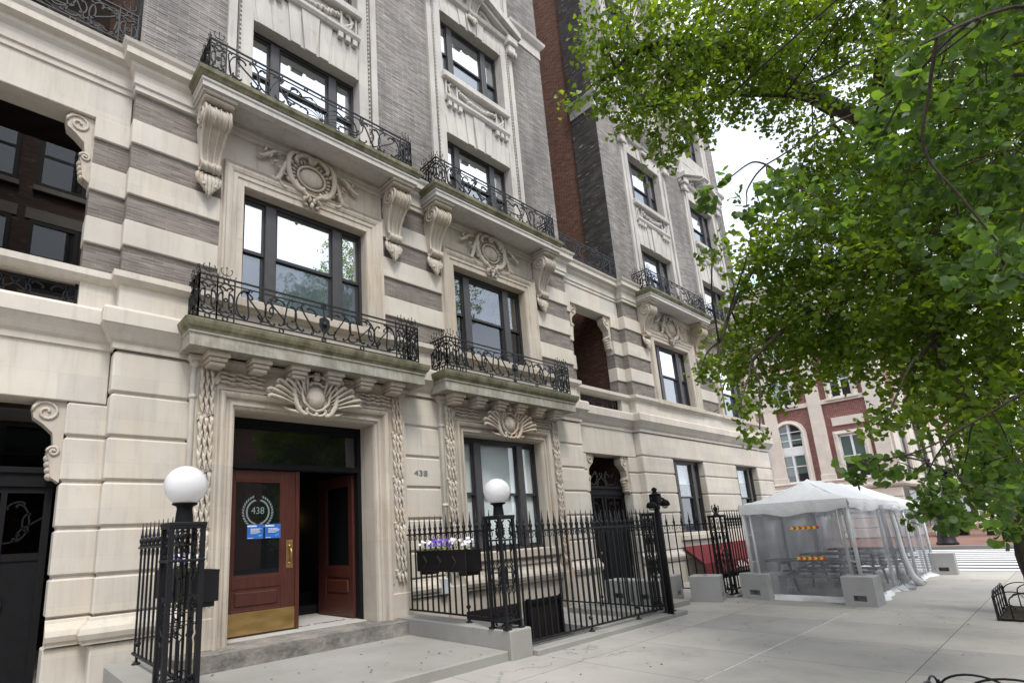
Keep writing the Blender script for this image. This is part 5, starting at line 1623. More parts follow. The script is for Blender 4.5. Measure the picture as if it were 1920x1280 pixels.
# ------------------------------------------------------------------ marquee tent with clear walls
def tent():
    x0, x1, y0, y1 = 12.95, 20.3, 3.0, 5.0
    T = thing('marquee_tent', (x0, y0, 0), 'white peaked marquee tent with clear vinyl walls on the sidewalk', 'tent')
    r = random.Random(11)
    ez, rz = 1.98, 2.5
    yr = 4.0
    rx0, rx1 = x0+1.35, x1-1.2
    drop = lambda x: -0.10*(x-x0)/(x1-x0)
    NX, NY = 40, 16
    vs = []
    def H(x, y):
        dx = min((x-x0)/(rx0-x0), (x1-x)/(x1-rx1), 1.0)
        dy = min((y-y0)/(yr-y0), (y1-y)/(y1-yr))
        t = max(0, min(dx, dy))
        sag = -0.06*math.sin(PI*t)
        return ez+(rz-ez)*t+sag+drop(x)+0.012*math.sin(x*7+y*5)*(0.3+t)+0.01*math.sin(x*17-y*11)*t
    m = MB()
    xs = [x0+(x1-x0)*i/NX for i in range(NX+1)]
    ys = [y0+(y1-y0)*j/NY for j in range(NY+1)]
    for x in xs:
        for y in ys: vs.append((x, y, H(x, y)))
    fs = [(i*(NY+1)+j, (i+1)*(NY+1)+j, (i+1)*(NY+1)+j+1, i*(NY+1)+j+1) for i in range(NX) for j in range(NY)]
    m.add(vs, fs, True)
    def val(P, Q, n, sagv, out_):
        b = []
        for i in range(n+1):
            q = i/n
            x, y = P[0]+(Q[0]-P[0])*q, P[1]+(Q[1]-P[1])*q
            s_ = sagv*math.sin(PI*q)**2 if sagv else 0.05*abs(math.sin(q*PI*3))
            zt = H(min(max(x, x0), x1), min(max(y, y0), y1))
            wob = 0.012*math.sin(q*31)
            b += [(x, y, zt), (x+out_[0]*(0.03+wob), y+out_[1]*(0.03+wob), zt-0.10-s_*0.4), (x+out_[0]*(0.015+wob), y+out_[1]*(0.015+wob), zt-0.20-s_*0.6+0.02*math.cos(q*17))]
        m.add(b, [(i*3+k, i*3+3+k, i*3+4+k, i*3+1+k) for i in range(n) for k in range(2)], True)
    val((x0, y0), (x0, y1), 20, 0.13, (-1, 0))
    val((x0, y0), (x1, y0), 40, 0, (0, -1))
    val((x0, y1), (x1, y1), 40, 0, (0, 1))
    val((x1, y0), (x1, y1), 20, 0.1, (1, 0))
    m.build('canopy', 'canopy', T)
    legs = [x0+0.05, x0+2.45, x0+4.9, x1-0.05]
    for i, x in enumerate(legs):
        for y in (y0+0.04, y1-0.04):
            l = MB()
            zl = 0.4 if i == 0 else 0.0
            l.tube([(x, y, zl), (x, y, ez-0.03+drop(x))], 0.036, 10)
            if i in (0, 3): l.tube([(x, y+(0.14 if y < 4 else -0.14), zl), (x, y+(0.14 if y < 4 else -0.14), ez-0.03+drop(x))], 0.028, 10)
            l.cbox(x-0.07, x+0.07, y-0.07, y+0.07, zl, zl+0.012, 0.003)
            if i in (0,): 
                for zz in (0.75, 1.3, 1.7): l.tube([(x, y, zz), (x, y+(0.14 if y < 4 else -0.14), zz+0.05)], 0.016, 6)
            l.build('leg', 'galv', T)
    f = MB()
    for y in (y0+0.04, y1-0.04): f.tube([(legs[0], y, ez-0.04), (legs[-1], y, ez-0.04+drop(x1))], 0.024, 8)
    for x in legs:
        f.tube([(x, y0+.04, ez-0.04+drop(x)), (x, y1-.04, ez-0.04+drop(x))], 0.024, 8)
    f.tube([(rx0, yr, rz-0.06), (rx1, yr, rz-0.06+drop(rx1))], 0.024, 8)
    for x in (rx0, rx1):
        for y in (y0+.04, y1-.04): f.tube([(x, yr, rz-0.06+drop(x)), (x+(-1.2 if x == rx0 else 1.1), y, ez-0.04+drop(x))], 0.02, 6)
    f.build('roof_frame', 'galv', T)
    def sheet(P, Q, nm, mat, zb, zt, n=46, amp=0.03, flare=0.0):
        s = MB()
        d = Vector((Q[0]-P[0], Q[1]-P[1], 0)).normalized()
        nv = Vector((d.y, -d.x, 0))
        rows = 7
        b = []
        ph = r.uniform(0, 6)
        for i in range(n+1):
            q = i/n
            for k in range(rows):
                v = k/(rows-1)
                off = amp*(math.sin(q*n*0.9+ph+v*1.5)*0.5+math.sin(q*n*0.37+2*ph-v*2))*(1-0.75*v)+flare*(1-v)**2
                x, y = P[0]+(Q[0]-P[0])*q, P[1]+(Q[1]-P[1])*q
                b.append((x+nv.x*off, y+nv.y*off, zb+(zt-zb)*v+(drop(x) if v > 0.9 else 0)))
        s.add(b, [(i*rows+k, (i+1)*rows+k, (i+1)*rows+k+1, i*rows+k+1) for i in range(n) for k in range(rows-1)], True)
        return s.build(nm, mat, T)
    sheet((x0+0.02, y1-0.1), (x0+0.02, y0+0.1), 'clear_wall', 'vinyl', 0.11, ez-0.08, 30, 0.012)
    sheet((x0+0.02, y1-0.3), (x0+0.02, y0+0.25), 'skirt', 'canopy', 0.0, 0.115, 16, 0.02)
    cuts = [x0+0.1, x0+2.4, x0+3.3, x0+4.9, x1-0.1]
    for i in range(4):
        sheet((cuts[i]+0.03, y0), (cuts[i+1]-0.03, y0), 'clear_wall', 'vinyl', 0.10, ez-0.08, 30, 0.05, 0.06)
        sheet((cuts[i]+0.02, y0), (cuts[i+1]-0.02, y0), 'skirt', 'canopy', 0.0, 0.115, 18, 0.06, 0.10)
    sheet((x1-0.02, y0+0.1), (x1-0.02, y1-0.1), 'clear_wall', 'vinyl', 0.05, ez-0.15, 26, 0.03)
    sheet((x0+0.1, y1), (x1-0.1, y1), 'back_wall', 'vinyl_frost', 0.02, ez-0.08, 60, 0.04)
    for k, x in enumerate((x0+2.38, x0+3.32, x0+3.5)):      # tied back strips of sheet
        c = MB()
        c.tube([(x, y0-0.02, ez-0.15), (x+0.05, y0-0.05, 1.2), (x+0.02, y0-0.07, 0.7), (x+0.12, y0-0.12, 0.25), (x+0.35, y0-0.2, 0.03)], [0.05, 0.045, 0.05, 0.07, 0.09], 7)
        c.build('rolled_wall', 'canopy' if k == 1 else 'vinyl', T)
    for k, (yc, zc) in enumerate(((3.82, 1.44), (3.80, 0.84))):
        s = MB()
        b2 = MB()
        for i in range(10):
            ya = yc+0.25-i*0.05
            z0, z1 = zc-0.03, zc+0.03
            p = [(ya, z0), (ya-0.025, zc), (ya, z1), (ya-0.05, z1), (ya-0.075, zc), (ya-0.05, z0)]
            (s if i % 2 else b2).add([(x0-0.012, y, z) for y, z in p], [(0, 1, 2, 3, 4, 5)])
        o = s.build('warning_strip', 'red', T)
        b2.build('yellow_chevrons', 'yellow', o)
    for y in (4.1, 3.45):
        MB().tube([(x0+0.1, y, ez-0.16), (x0+0.1, y-0.02, ez-0.34)], 0.012, 5).build('strap', 'galv', T)
    MB().ell((x0+3.4, y0-0.08, 1.72), 0.14, 0.09, 0.1, 10, 8).ell((x0+3.6, y0-0.08, 1.78), 0.16, 0.08, 0.08, 10, 8).build('bundled_vinyl', 'canopy', T)
tent()

def picnic(x, label, rotz=0.0):
    P = thing('picnic_table', (x, 4.05, 0), label, 'picnic table', 'picnic tables inside the tent', rotz)
    def sub(nm, mk):
        m = MB(); mk(m)
        o = m.build(nm, 'bench', None, base=(0, 0, 0)); o.parent = P
    for k in range(4): sub('top_plank', lambda m, k=k: m.cbox(-0.36+k*0.185, -0.36+k*0.185+0.175, -0.85, 0.85, 0.72, 0.76, 0.006))
    for sg in (-1, 1):
        sub('bench_seat', lambda m: m.cbox(sg*0.68-0.13, sg*0.68+0.13, -0.85, 0.85, 0.43, 0.47, 0.006))
    for y in (-0.6, 0.6):
        def fr(m):
            for sg in (-1, 1): m.tube([(sg*0.25, y, 0.71), (sg*0.62, y, 0.0)], 0.03, 4, smooth=False)
            m.box(-0.75, 0.75, y-0.03, y+0.03, 0.37, 0.425)
            m.box(-0.34, 0.34, y-0.03, y+0.03, 0.66, 0.718)
        sub('leg_frame', fr)
    sub('brace', lambda m: m.tube([(0, -0.6, 0.4), (0, 0.0, 0.7)], 0.02, 4).tube([(0, 0.6, 0.4), (0, 0.0, 0.7)], 0.02, 4))
picnic(14.0, 'grey picnic table nearest the front of the tent, under the chevron strips')
picnic(16.3, 'second grey picnic table, in the middle of the tent')
picnic(18.6, 'grey picnic table at the far end of the tent')

# ------------------------------------------------------------------ campus hall across the side street
def campus():
    xw = 47.0
    B = thing('campus_hall', (xw, 8.0, 0), 'pale stone and red brick hall with tall arched windows across the side street', 'building')
    ye = 7.7                                  # its corner on the avenue
    core = MB()
    core.box(xw+0.5, xw+60, ye+0.5, 45, -0.3, 20.2)
    core.build('inner_wall', 'campus_stone', B)
    st = MB()
    br = MB()
    # side street face: base, string, piers, entablature
    st.box(xw+0.1, xw+0.5, ye+0.1, 45, -0.3, 3.35)
    for k in range(5): st.cbox(xw, xw+0.3, ye, 45, 0.05+k*0.66, 0.05+k*0.66+0.63, 0.025)
    st.mould([(xw, 45), (xw, ye), (xw+60, ye)], [(0, 3.35), (0.1, 3.4), (0.18, 3.55), (0.18, 3.7), (0.06, 3.75), (0.06, 4.02), (0.16, 4.06), (0.16, 4.15), (0, 4.2)])
    st.mould([(xw, 45), (xw, ye), (xw+60, ye)], [(0, 17.2), (0.1, 17.3), (0.1, 17.9), (0.3, 18.2), (0.3, 18.4), (0.7, 18.8), (0.7, 19.1), (0.9, 19.5), (0.9, 19.7), (0, 19.9)])
    br.box(xw+0.22, xw+0.5, ye+0.15, 45, 4.1, 17.3)
    br.box(xw+0.23, xw+60, ye+0.16, ye+0.5, 4.11, 17.29)
    pitch = 3.05
    for i in range(12):
        y = 11.65+pitch*(i-1)
        if y-0.45 < ye+1.0: continue
        st.cbox(xw-0.04, xw+0.3, y-0.42, y+0.42, 4.15, 17.2, 0.02)
        st.cbox(xw-0.07, xw+0.3, y-0.47, y+0.47, 4.15, 4.6, 0.02)
    st.cbox(xw-0.04, xw+0.3, ye, ye+0.9, 4.15, 17.2, 0.02)
    for z0, z1 in ((9.72, 10.05), (13.3, 13.6)): st.box(xw+0.05, xw+0.3, ye+0.1, 45, z0, z1)
    st.build('stone_front', 'campus_stone', B)
    br.build('brick_front', 'brick_campus', B)
    def win(yc, w_, z0, z1, arch, lab=None):
        """a stone surround with white sashes, panes and green blinds"""
        n = 14
        def outline(r, zt):
            if not arch: return [(yc-r, z0), (yc-r, zt), (yc+r, zt), (yc+r, z0)]
            return [(yc-r, z0)]+[(yc-r*math.cos(PI*i/n), zt+r*math.sin(PI*i/n)) for i in range(n+1)]+[(yc+r, z0)]
        zt = z1-w_/2 if arch else z1
        rings = [(0, 0.2), (0, 0.02), (0.06, -0.03), (0.14, -0.03), (0.18, 0.03), (0.3, 0.03), (0.32, 0.23)]
        m = MB()
        loops = [[(xw+dx, y, z) for y, z in outline(w_/2+d, zt+(d if not arch else 0))] for d, dx in rings]
        k = len(loops[0])
        m.add([p for l in loops for p in l], [(a*k+i, a*k+i+1, (a+1)*k+i+1, (a+1)*k+i) for a in range(len(rings)-1) for i in range(k-1)])
        m.cbox(xw-0.06, xw+0.3, yc-w_/2-0.35, yc+w_/2+0.35, z0-0.16, z0, 0.01)
        s = m.build('window_surround', 'campus_stone', B)
        f = MB()
        f.box(xw+0.1, xw+0.18, yc-0.07, yc+0.07, z0, z1 if arch else z1)
        zs = [z0, z0+(z1-z0)*0.27, z0+(z1-z0)*0.47, z0+(z1-z0)*0.60, z0+(z1-z0)*0.72, z0+(z1-z0)*0.86] if arch else [z0, z0+(z1-z0)*0.5, z1-0.06]
        for j, z in enumerate(zs): f.box(xw+0.11, xw+0.17, yc-w_/2, yc+w_/2, z-(0.08 if j in (0, 2) else 0.03), z+(0.08 if j in (0,) else 0.03))
        if arch: f.box(xw+0.105, xw+0.165, yc-w_/2, yc+w_/2, zs[2], zs[3])
        for sg in (-1, 1): f.box(xw+0.11, xw+0.17, yc+sg*w_/2-0.08*(sg > 0), yc+sg*w_/2+0.08*(sg < 0), z0, zt)
        fo = f.build('window', 'white_paint', B)
        p = MB()
        o = outline(w_/2, zt)
        p.add([(xw+0.14, y, z) for y, z in o], [tuple(range(len(o)))])
        p.build('pane', 'pane_mid', fo)
        b = MB()
        b.add([(xw+0.205, y, z) for y, z in outline(w_/2, zt)], [tuple(range(len(o)))])
        b.build('interior', 'room', fo)
        for sg in (-1, 1):
            for q0, q1 in (((0.12, 0.46), (0.62, 0.99)) if arch else ((0.35, 0.97),)):
                q0 += 0.03*((int(yc*7)+sg) % 3)
                zb_, zc_ = z0+(z1-z0)*q0, min(z0+(z1-z0)*q1, zt)
                MB().box(xw+0.17, xw+0.18, min(yc+sg*0.08, yc+sg*w_/2), max(yc+sg*0.08, yc+sg*w_/2), zb_, zc_).build('blind', 'blind_green', fo)
    for i in range(4):
        yc = 13.68+i*2*pitch-0.0
        win(yc, 1.72, 4.2, 8.65, True)
        win(yc, 1.3, 10.05, 12.6, False)
        win(yc, 1.3, 13.7, 16.4, False)
    for i in range(3):
        yc = 9.85+i*2*pitch
        win(yc, 1.45, 4.2, 7.3, False)
        win(yc, 1.3, 10.05, 12.6, False)
        win(yc, 1.3, 13.7, 16.4, False)
        MB().cbox(xw+0.08, xw+0.3, yc-0.95, yc+0.95, 8.0, 8.6, 0.01).build('stone_panel', 'campus_stone', B)
    # the avenue front: arched bays between pilasters, running away
    fr = MB()
    fb = MB()
    for i in range(9):
        x = xw+1.0+i*6.0
        fr.cbox(x, x+1.4, ye-0.05, ye+0.3, 4.15, 17.2, 0.02)
        fr.cbox(x+5.0, x+5.9, ye-0.03, ye+0.3, 4.15, 17.2, 0.02)
        n = 14
        xc, r = x+3.2, 1.25
        for d0, d1, yy in ((0, 0.35, ye-0.02),):
            o = [(xc-(r+d1), 4.2)]+[(xc-(r+d1)*math.cos(PI*k/n), 7.6+(r+d1)*math.sin(PI*k/n)) for k in range(n+1)]+[(xc+r+d1, 4.2)]
            q = [(xc-r, 4.2)]+[(xc-r*math.cos(PI*k/n), 7.6+r*math.sin(PI*k/n)) for k in range(n+1)]+[(xc+r, 4.2)]
            k = len(o)
            fr.add([(a, yy, b) for a, b in o]+[(a, yy, b) for a, b in q]+[(a, ye+0.3, b) for a, b in q]+[(a, ye+0.2, b) for a, b in o],
                   [(j, j+1, k+j+1, k+j) for j in range(k-1)]+[(k+j, k+j+1, 2*k+j+1, 2*k+j) for j in range(k-1)]+[(3*k+j, 3*k+j+1, j+1, j) for j in range(k-1)])
        g = [(xc-r, 4.2)]+[(xc-r*math.cos(PI*k/n), 7.6+r*math.sin(PI*k/n)) for k in range(n+1)]+[(xc+r, 4.2)]
        m = MB()
        m.add([(a, ye+0.12, b) for a, b in g], [tuple(range(len(g)))])
        w_ = m.build('window', 'pane_dark', B)
    fr.build('avenue_front', 'campus_stone', B)
    # ground floor of the avenue front: dark glazed openings behind an iron fence
    gf = MB()
    for i in range(8): gf.box(xw+2+i*5, xw+5.6+i*5, ye-0.02, ye+0.05, 0.55, 3.1)
    gf.build('dark_opening', 'pane_dark', B)
    m = MB()
    m.add([(xw-0.9, ye-0.9, 19.9), (xw+60, ye-0.9, 19.9), (xw+60, 46, 19.9), (xw-0.9, 46, 19.9), (xw+6, ye+6, 23.5), (xw+55, ye+6, 23.5), (xw+55, 40, 23.5), (xw+6, 40, 23.5)],
          [(0, 1, 5, 4), (1, 2, 6, 5), (2, 3, 7, 6), (3, 0, 4, 7), (4, 5, 6, 7)])
    m.build('roof', 'copper', B)
    W = tag(MB().cbox(xw+0.2, xw+7.5, 6.2, 6.6, -0.1, 0.55, 0.02).build('granite_kerb', 'campus_stone'), 'low granite kerb wall carrying iron bars before the dark colonnade', 'wall')
    F = MB()
    for k in range(50): F.box(xw+0.3+k*0.145, xw+0.33+k*0.145, 6.38, 6.41, 0.55, 1.9)
    F.box(xw+0.25, xw+7.5, 6.37, 6.42, 1.75, 1.8)
    F.build('iron_bars', 'iron_dark', W)
    C = thing('dark_column', (48.6, 5.6, 0), 'dark square column at the end of the granite kerb wall', 'column')
    m = MB()
    m.cbox(48.3, 48.9, 5.3, 5.9, 0.25, 4.0, 0.02)
    m.cbox(48.2, 49.0, 5.2, 6.0, 0.0, 0.25, 0.02)
    m.cbox(48.2, 49.0, 5.2, 6.0, 4.0, 4.3, 0.02)
    m.build('shaft', 'iron_dark', C)
campus()

def street_lamp():
    x, y = 36.0, 4.7
    L = thing('street_lamp', (x, y, 0), 'tall black cast iron street lamp with a bishop crook arm at the far corner', 'street lamp')
    m = MB()
    m.lathe([(0.42, 0), (0.42, 0.1), (0.36, 0.16), (0.34, 0.4), (0.3, 0.55), (0.2, 1.0), (0.17, 1.3), (0.22, 1.36), (0.22, 1.44), (0.15, 1.52), (0.18, 1.8), (0.11, 1.95), (0.09, 2.1)], x, y, 0, 16)
    m.build('base', 'iron', L)
    m = MB()
    m.lathe([(0.085, 0), (0.08, 1.9), (0.13, 1.95), (0.13, 2.05), (0.075, 2.1), (0.06, 4.0), (0.1, 4.05), (0.05, 4.2)], x, y, 2.1, 12)
    m.build('pole', 'iron', L)
    m = MB()
    pts = [(x, y, 6.2)]+[(x, y+0.28-0.28*math.cos(a), 6.3+0.34*math.sin(a)) for a in [PI*k/10 for k in range(11)]]
    m.tube(pts, 0.035, 8)
    m.tube([(x, u, v) for u, v in put('C', y+0.12, 6.0, 0.4, 90)], 0.02, 5, up=(1, 0, 0))
    m.build('arm', 'iron', L)
    m = MB()
    m.lathe([(0.26, 0), (0.27, 0.05), (0.2, 0.16), (0.1, 0.28), (0.06, 0.36), (0.03, 0.42)], x, y+0.56, 5.9, 16)
    h = m.build('lamp_head', 'iron', L)
    MB().ell((x, y+0.56, 5.88), 0.2, 0.2, 0.14, 14, 8).build('lamp_bowl', 'pane_mid', h)
    MB().cbox(x-0.1, x-0.08, y-0.62, y-0.1, 1.75, 2.1, 0.004).build('sign', 'white_paint', L)
street_lamp()
b = thing('bollard', (47.3, 4.1, 0), 'small dark bollard with a white cap on the far brick pavement', 'bollard')
MB().lathe([(0.2, 0), (0.2, 0.05), (0.17, 0.08), (0.17, 0.72)], 47.3, 4.1, 0, 16).build('post', 'iron_dark', b)
MB().lathe([(0.22, 0), (0.22, 0.1), (0.16, 0.17)], 47.3, 4.1, 0.72, 16).build('cap', 'white_paint', b)
b = thing('street_cabinet', (38.4, 2.3, 0), 'black street cabinet with three grey vents on the far pavement behind the tree trunk', 'cabinet')
MB().cbox(38.1, 38.8, 1.75, 2.95, 0.05, 1.75, 0.03).build('body', 'iron_dark', b)
MB().cbox(38.05, 38.85, 1.7, 3.0, 1.751, 1.85, 0.02).build('lid', 'iron_dark', b)
for k in range(3):
    MB().cbox(38.075, 38.1, 1.95+k*0.28, 2.1+k*0.28, 0.5, 0.85, 0.004).build('vent', 'block', b)

def person(x, y):
    """a distant walker in dark clothes: one skinned figure, clothes by height"""
    P = thing('person', (x, y, 0), 'distant person in dark clothes walking on the far pavement', 'person')
    J = [((0, 0, .93), .13), ((0, 0, 1.15), .14), ((0, 0, 1.38), .17), ((0, 0, 1.5), .06), ((0, 0.01, 1.6), .085), ((0, 0.02, 1.7), .09),
         ((.1, 0.06, .86), .09), ((.11, 0.16, .48), .065), ((.11, 0.06, .08), .045), ((.11, 0.2, .04), .04),
         ((-.1, -0.04, .86), .09), ((-.11, -0.06, .48), .065), ((-.11, -0.3, .1), .045), ((-.11, -0.2, .03), .04),
         ((.19, 0, 1.4), .06), ((.24, -0.1, 1.12), .045), ((.24, 0.05, .88), .035), ((-.19, 0, 1.4), .06), ((-.24, 0.08, 1.12), .045), ((-.24, 0.22, .92), .035)]
    E_ = [(0, 1), (1, 2), (2, 3), (3, 4), (4, 5), (0, 6), (6, 7), (7, 8), (8, 9), (0, 10), (10, 11), (11, 12), (12, 13), (2, 14), (14, 15), (15, 16), (2, 17), (17, 18), (18, 19)]
    me = bpy.data.meshes.new('body')
    me.from_pydata([j[0] for j in J], E_, [])
    o = bpy.data.objects.new('body', me)
    col.objects.link(o)
    sk = o.modifiers.new('skin', 'SKIN')
    for i, v in enumerate(me.skin_vertices[0].data):
        v.radius = (J[i][1], J[i][1])
        v.use_root = (i == 0)
    o.modifiers.new('sub', 'SUBSURF').levels = 2
    bpy.context.view_layer.update()
    m2 = bpy.data.meshes.new_from_object(o.evaluated_get(bpy.context.evaluated_depsgraph_get()))
    bpy.data.objects.remove(o)
    m2.materials.clear()
    m2.materials.append(M['cloth_dark']); m2.materials.append(M['skin'])
    for p in m2.polygons:
        p.use_smooth = True
        p.material_index = 1 if p.center.z > 1.47 else 0
    o = bpy.data.objects.new('body', m2)
    col.objects.link(o)
    o.parent = P
    m = MB().ell((x, y-0.005, 1.72), 0.105, 0.115, 0.11, 12, 8)
    m.build('hair', 'cloth_dark', P)
person(61.5, 5.0)

# the house fronts on the other side of the avenue (they show in the window panes)
def opposite():
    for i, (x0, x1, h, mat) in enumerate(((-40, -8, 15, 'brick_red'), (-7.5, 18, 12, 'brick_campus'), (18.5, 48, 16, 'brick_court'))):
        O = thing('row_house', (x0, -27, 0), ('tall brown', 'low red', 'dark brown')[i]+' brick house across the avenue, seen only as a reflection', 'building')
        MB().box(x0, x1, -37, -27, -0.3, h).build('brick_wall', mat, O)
        for k in range(int((x1-x0)/3)):
            for f in range(int(h/3.6)):
                MB().cbox(x0+0.9+k*3, x0+2.1+k*3, -27.02, -26.95, 1.2+f*3.6, 3.1+f*3.6, 0.02).build('window', 'pane_dark', O)
opposite()

# ------------------------------------------------------------------ trees
def near_leaves(name, spurs, dirs, sizes, seed, mat, parent, base):
    """large ginkgo leaves: a pleated, notched fan on a curved stalk rising from its spur"""
    rs = np.random.RandomState(seed)
    n = len(spurs)
    d = dirs/np.linalg.norm(dirs, axis=1)[:, None]
    q = rs.normal(size=(n, 3))
    a = np.cross(d, q); a /= np.linalg.norm(a, axis=1)[:, None]
    b = np.cross(a, d)
    ang = np.radians(np.array([-62, -45, -30, -15, -4, 4, 15, 30, 45, 62]))
    rim = np.array([0.66, 0.86, 0.97, 1.0, 0.9, 0.9, 1.0, 0.97, 0.86, 0.66])
    t = [(0, 0, 0)]
    for f in (0.5, 1.0):
        for k, (g, r_) in enumerate(zip(ang, rim)):
            t.append((f*r_*math.sin(g)*1.02, f*r_*math.cos(g), (0.035*(-1)**k*f if f == 1.0 else 0.0)))
    st = [(0.012, -0.0, 0), (-0.012, 0, 0), (0.012, -0.35, 0.02), (-0.012, -0.35, 0.02), (0.012, -0.75, 0.1), (-0.012, -0.75, 0.1)]
    t = np.array(t+st)
    nv = len(t)
    faces = [(0, 1+k, 2+k) for k in range(9)]+[(1+k, 11+k, 12+k, 2+k) for k in range(9)]+[(21, 22, 24, 23), (23, 24, 26, 25)]
    wav = rs.uniform(0.3, 1.2, (n, 1))*np.sin(t[None, :, 0]*rs.uniform(2, 5, (n, 1))+rs.uniform(0, 6, (n, 1)))*0.14
    cup = rs.uniform(-0.35, 0.5, (n, 1))*(t[None, :, 0]**2)+rs.uniform(-0.3, 0.15, (n, 1))*np.clip(t[None, :, 1], 0, 1)**2
    Z = t[None, :, 2]+(wav+cup)*(t[None, :, 1] > 0.01)
    C = spurs+d*sizes[:, None]*0.75
    V = C[:, None, :]+sizes[:, None, None]*(t[None, :, 0:1]*a[:, None, :]+t[None, :, 1:2]*d[:, None, :]+Z[:, :, None]*b[:, None, :])
    V = V.reshape(-1, 3)-np.array(base)
    pat = np.array([i for f in faces for i in f])
    cnt = np.array([len(f) for f in faces])
    lv = (np.arange(n)[:, None]*nv+pat[None, :]).reshape(-1)
    ls = np.concatenate([[0], np.cumsum(np.tile(cnt, n))[:-1]])
    me = bpy.data.meshes.new(name)
    me.vertices.add(len(V)); me.vertices.foreach_set('co', V.astype(np.float32).reshape(-1))
    me.loops.add(len(lv)); me.loops.foreach_set('vertex_index', lv.astype(np.int32))
    me.polygons.add(len(faces)*n); me.polygons.foreach_set('loop_start', ls.astype(np.int32))
    me.update(calc_edges=True)
    me.validate()
    me.polygons.foreach_set('use_smooth', np.ones(len(faces)*n, dtype=bool))
    me.materials.append(M[mat])
    o = bpy.data.objects.new(name, me)
    col.objects.link(o)
    o.parent = parent
    return o

def leaves_mesh(name, centres, dirs, sizes, seed, mat, parent, base):
    """every leaf a folded ginkgo fan on a thin stalk"""
    rs = np.random.RandomState(seed)
    n = len(centres)
    t = np.array([[0, 0, 0], [-0.26, 0.36, 0.05], [-0.60, 0.58, 0.14], [-0.34, 0.90, 0.06], [0, 0.92, 0], [0.34, 0.90, 0.06], [0.60, 0.58, 0.14], [0.26, 0.36, 0.05]])
    d = dirs/np.linalg.norm(dirs, axis=1)[:, None]
    q = rs.normal(size=(n, 3))
    a = np.cross(d, q); a /= np.linalg.norm(a, axis=1)[:, None]
    b = np.cross(a, d)
    curl = rs.uniform(-0.6, 1.8, n)
    L = t[None, :, :]*sizes[:, None, None]
    V = centres[:, None, :]+L[:, :, 0:1]*a[:, None, :]+L[:, :, 1:2]*d[:, None, :]+(L[:, :, 2]*curl[:, None])[:, :, None]*b[:, None, :]
    V = V.reshape(-1, 3)-np.array(base)
    fq = np.array([[0, 1, 4, 4], [1, 2, 3, 4], [0, 4, 7, 7], [7, 4, 5, 6]])
    loops, starts, tot = [], [], []
    idx = np.arange(n)[:, None]*8
    pat = np.array([0, 4, 1, 1, 4, 3, 2, 0, 7, 4, 7, 6, 5, 4])
    cnt = np.array([3, 4, 3, 4])
    lv = (idx+pat[None, :]).reshape(-1)
    ls = np.concatenate([[0], np.cumsum(np.tile(cnt, n))[:-1]])
    me = bpy.data.meshes.new(name)
    me.vertices.add(len(V)); me.vertices.foreach_set('co', V.astype(np.float32).reshape(-1))
    me.loops.add(len(lv)); me.loops.foreach_set('vertex_index', lv.astype(np.int32))
    me.polygons.add(4*n); me.polygons.foreach_set('loop_start', ls.astype(np.int32))
    me.update(calc_edges=True)
    me.validate()
    me.polygons.foreach_set('use_smooth', np.ones(4*n, dtype=bool))
    me.materials.append(M[mat])
    o = bpy.data.objects.new(name, me)
    col.objects.link(o)
    if parent: o.parent = parent
    return o

def crown(blobs, seed, size, dens, limbs, wood, droop=0.55, tw_=0.009, per=(9, 16)):
    """leaf tufts on spur twigs filling the given lobes of a crown"""
    rs = np.random.RandomState(seed)
    C_, D_, S_ = [], [], []
    for (x, y, z, r, k) in blobs:
        n = max(5, int(dens*k*(r**2)*(0.6+0.4*r)))
        c = np.array((x, y, z))
        # the branchlet from the nearest limb point to the lobe
        lp = min(limbs, key=lambda p: (Vector(p)-Vector(c)).length)
        v = Vector(c)-Vector(lp)
        if v.length < 6:
            mid = Vector(lp)+v*0.5+Vector((rs.normal()*.05, rs.normal()*.05, 0.05*v.length))
            q = [Vector(lp), Vector(lp).lerp(mid, .5)+Vector((0, 0, .02)), mid, mid.lerp(Vector(c), .55), Vector(c)]
            wood.tube(bend(q, 4, 0.0), [tw_*(1.6-0.05*ii) for ii in range(17)], 6)
        for i in range(n):
            u = rs.normal(size=3); u /= np.linalg.norm(u)
            p = c+u*r*np.array((1, 1, 0.8))*rs.uniform(0.25, 1.0)**0.6
            if i % 5 == 0:
                e = Vector(p)
                s = Vector(c)+(e-Vector(c))*rs.uniform(0.05, 0.35)
                mm = s.lerp(e, .5)+Vector((0, 0, 0.06*r))
                wood.tube([s, mm, e], [0.005, 0.004, 0.0025], 4, cap=False)
            m = rs.randint(*per)
            tw = rs.normal(size=3)*0.5+u*0.6
            for j in range(m):
                dd = rs.normal(size=3)*0.75+tw*0.5+np.array((0, 0, -droop))
                dd /= np.linalg.norm(dd)
                sz = size*rs.uniform(0.55, 1.2)
                C_.append(p+rs.normal(size=3)*size*(0.75 if tw_ > 0.008 else 0.12)+dd*size*(0.7 if tw_ > 0.008 else 0.0))
                D_.append(dd)
                S_.append(sz)
    return np.array(C_), np.array(D_), np.array(S_)

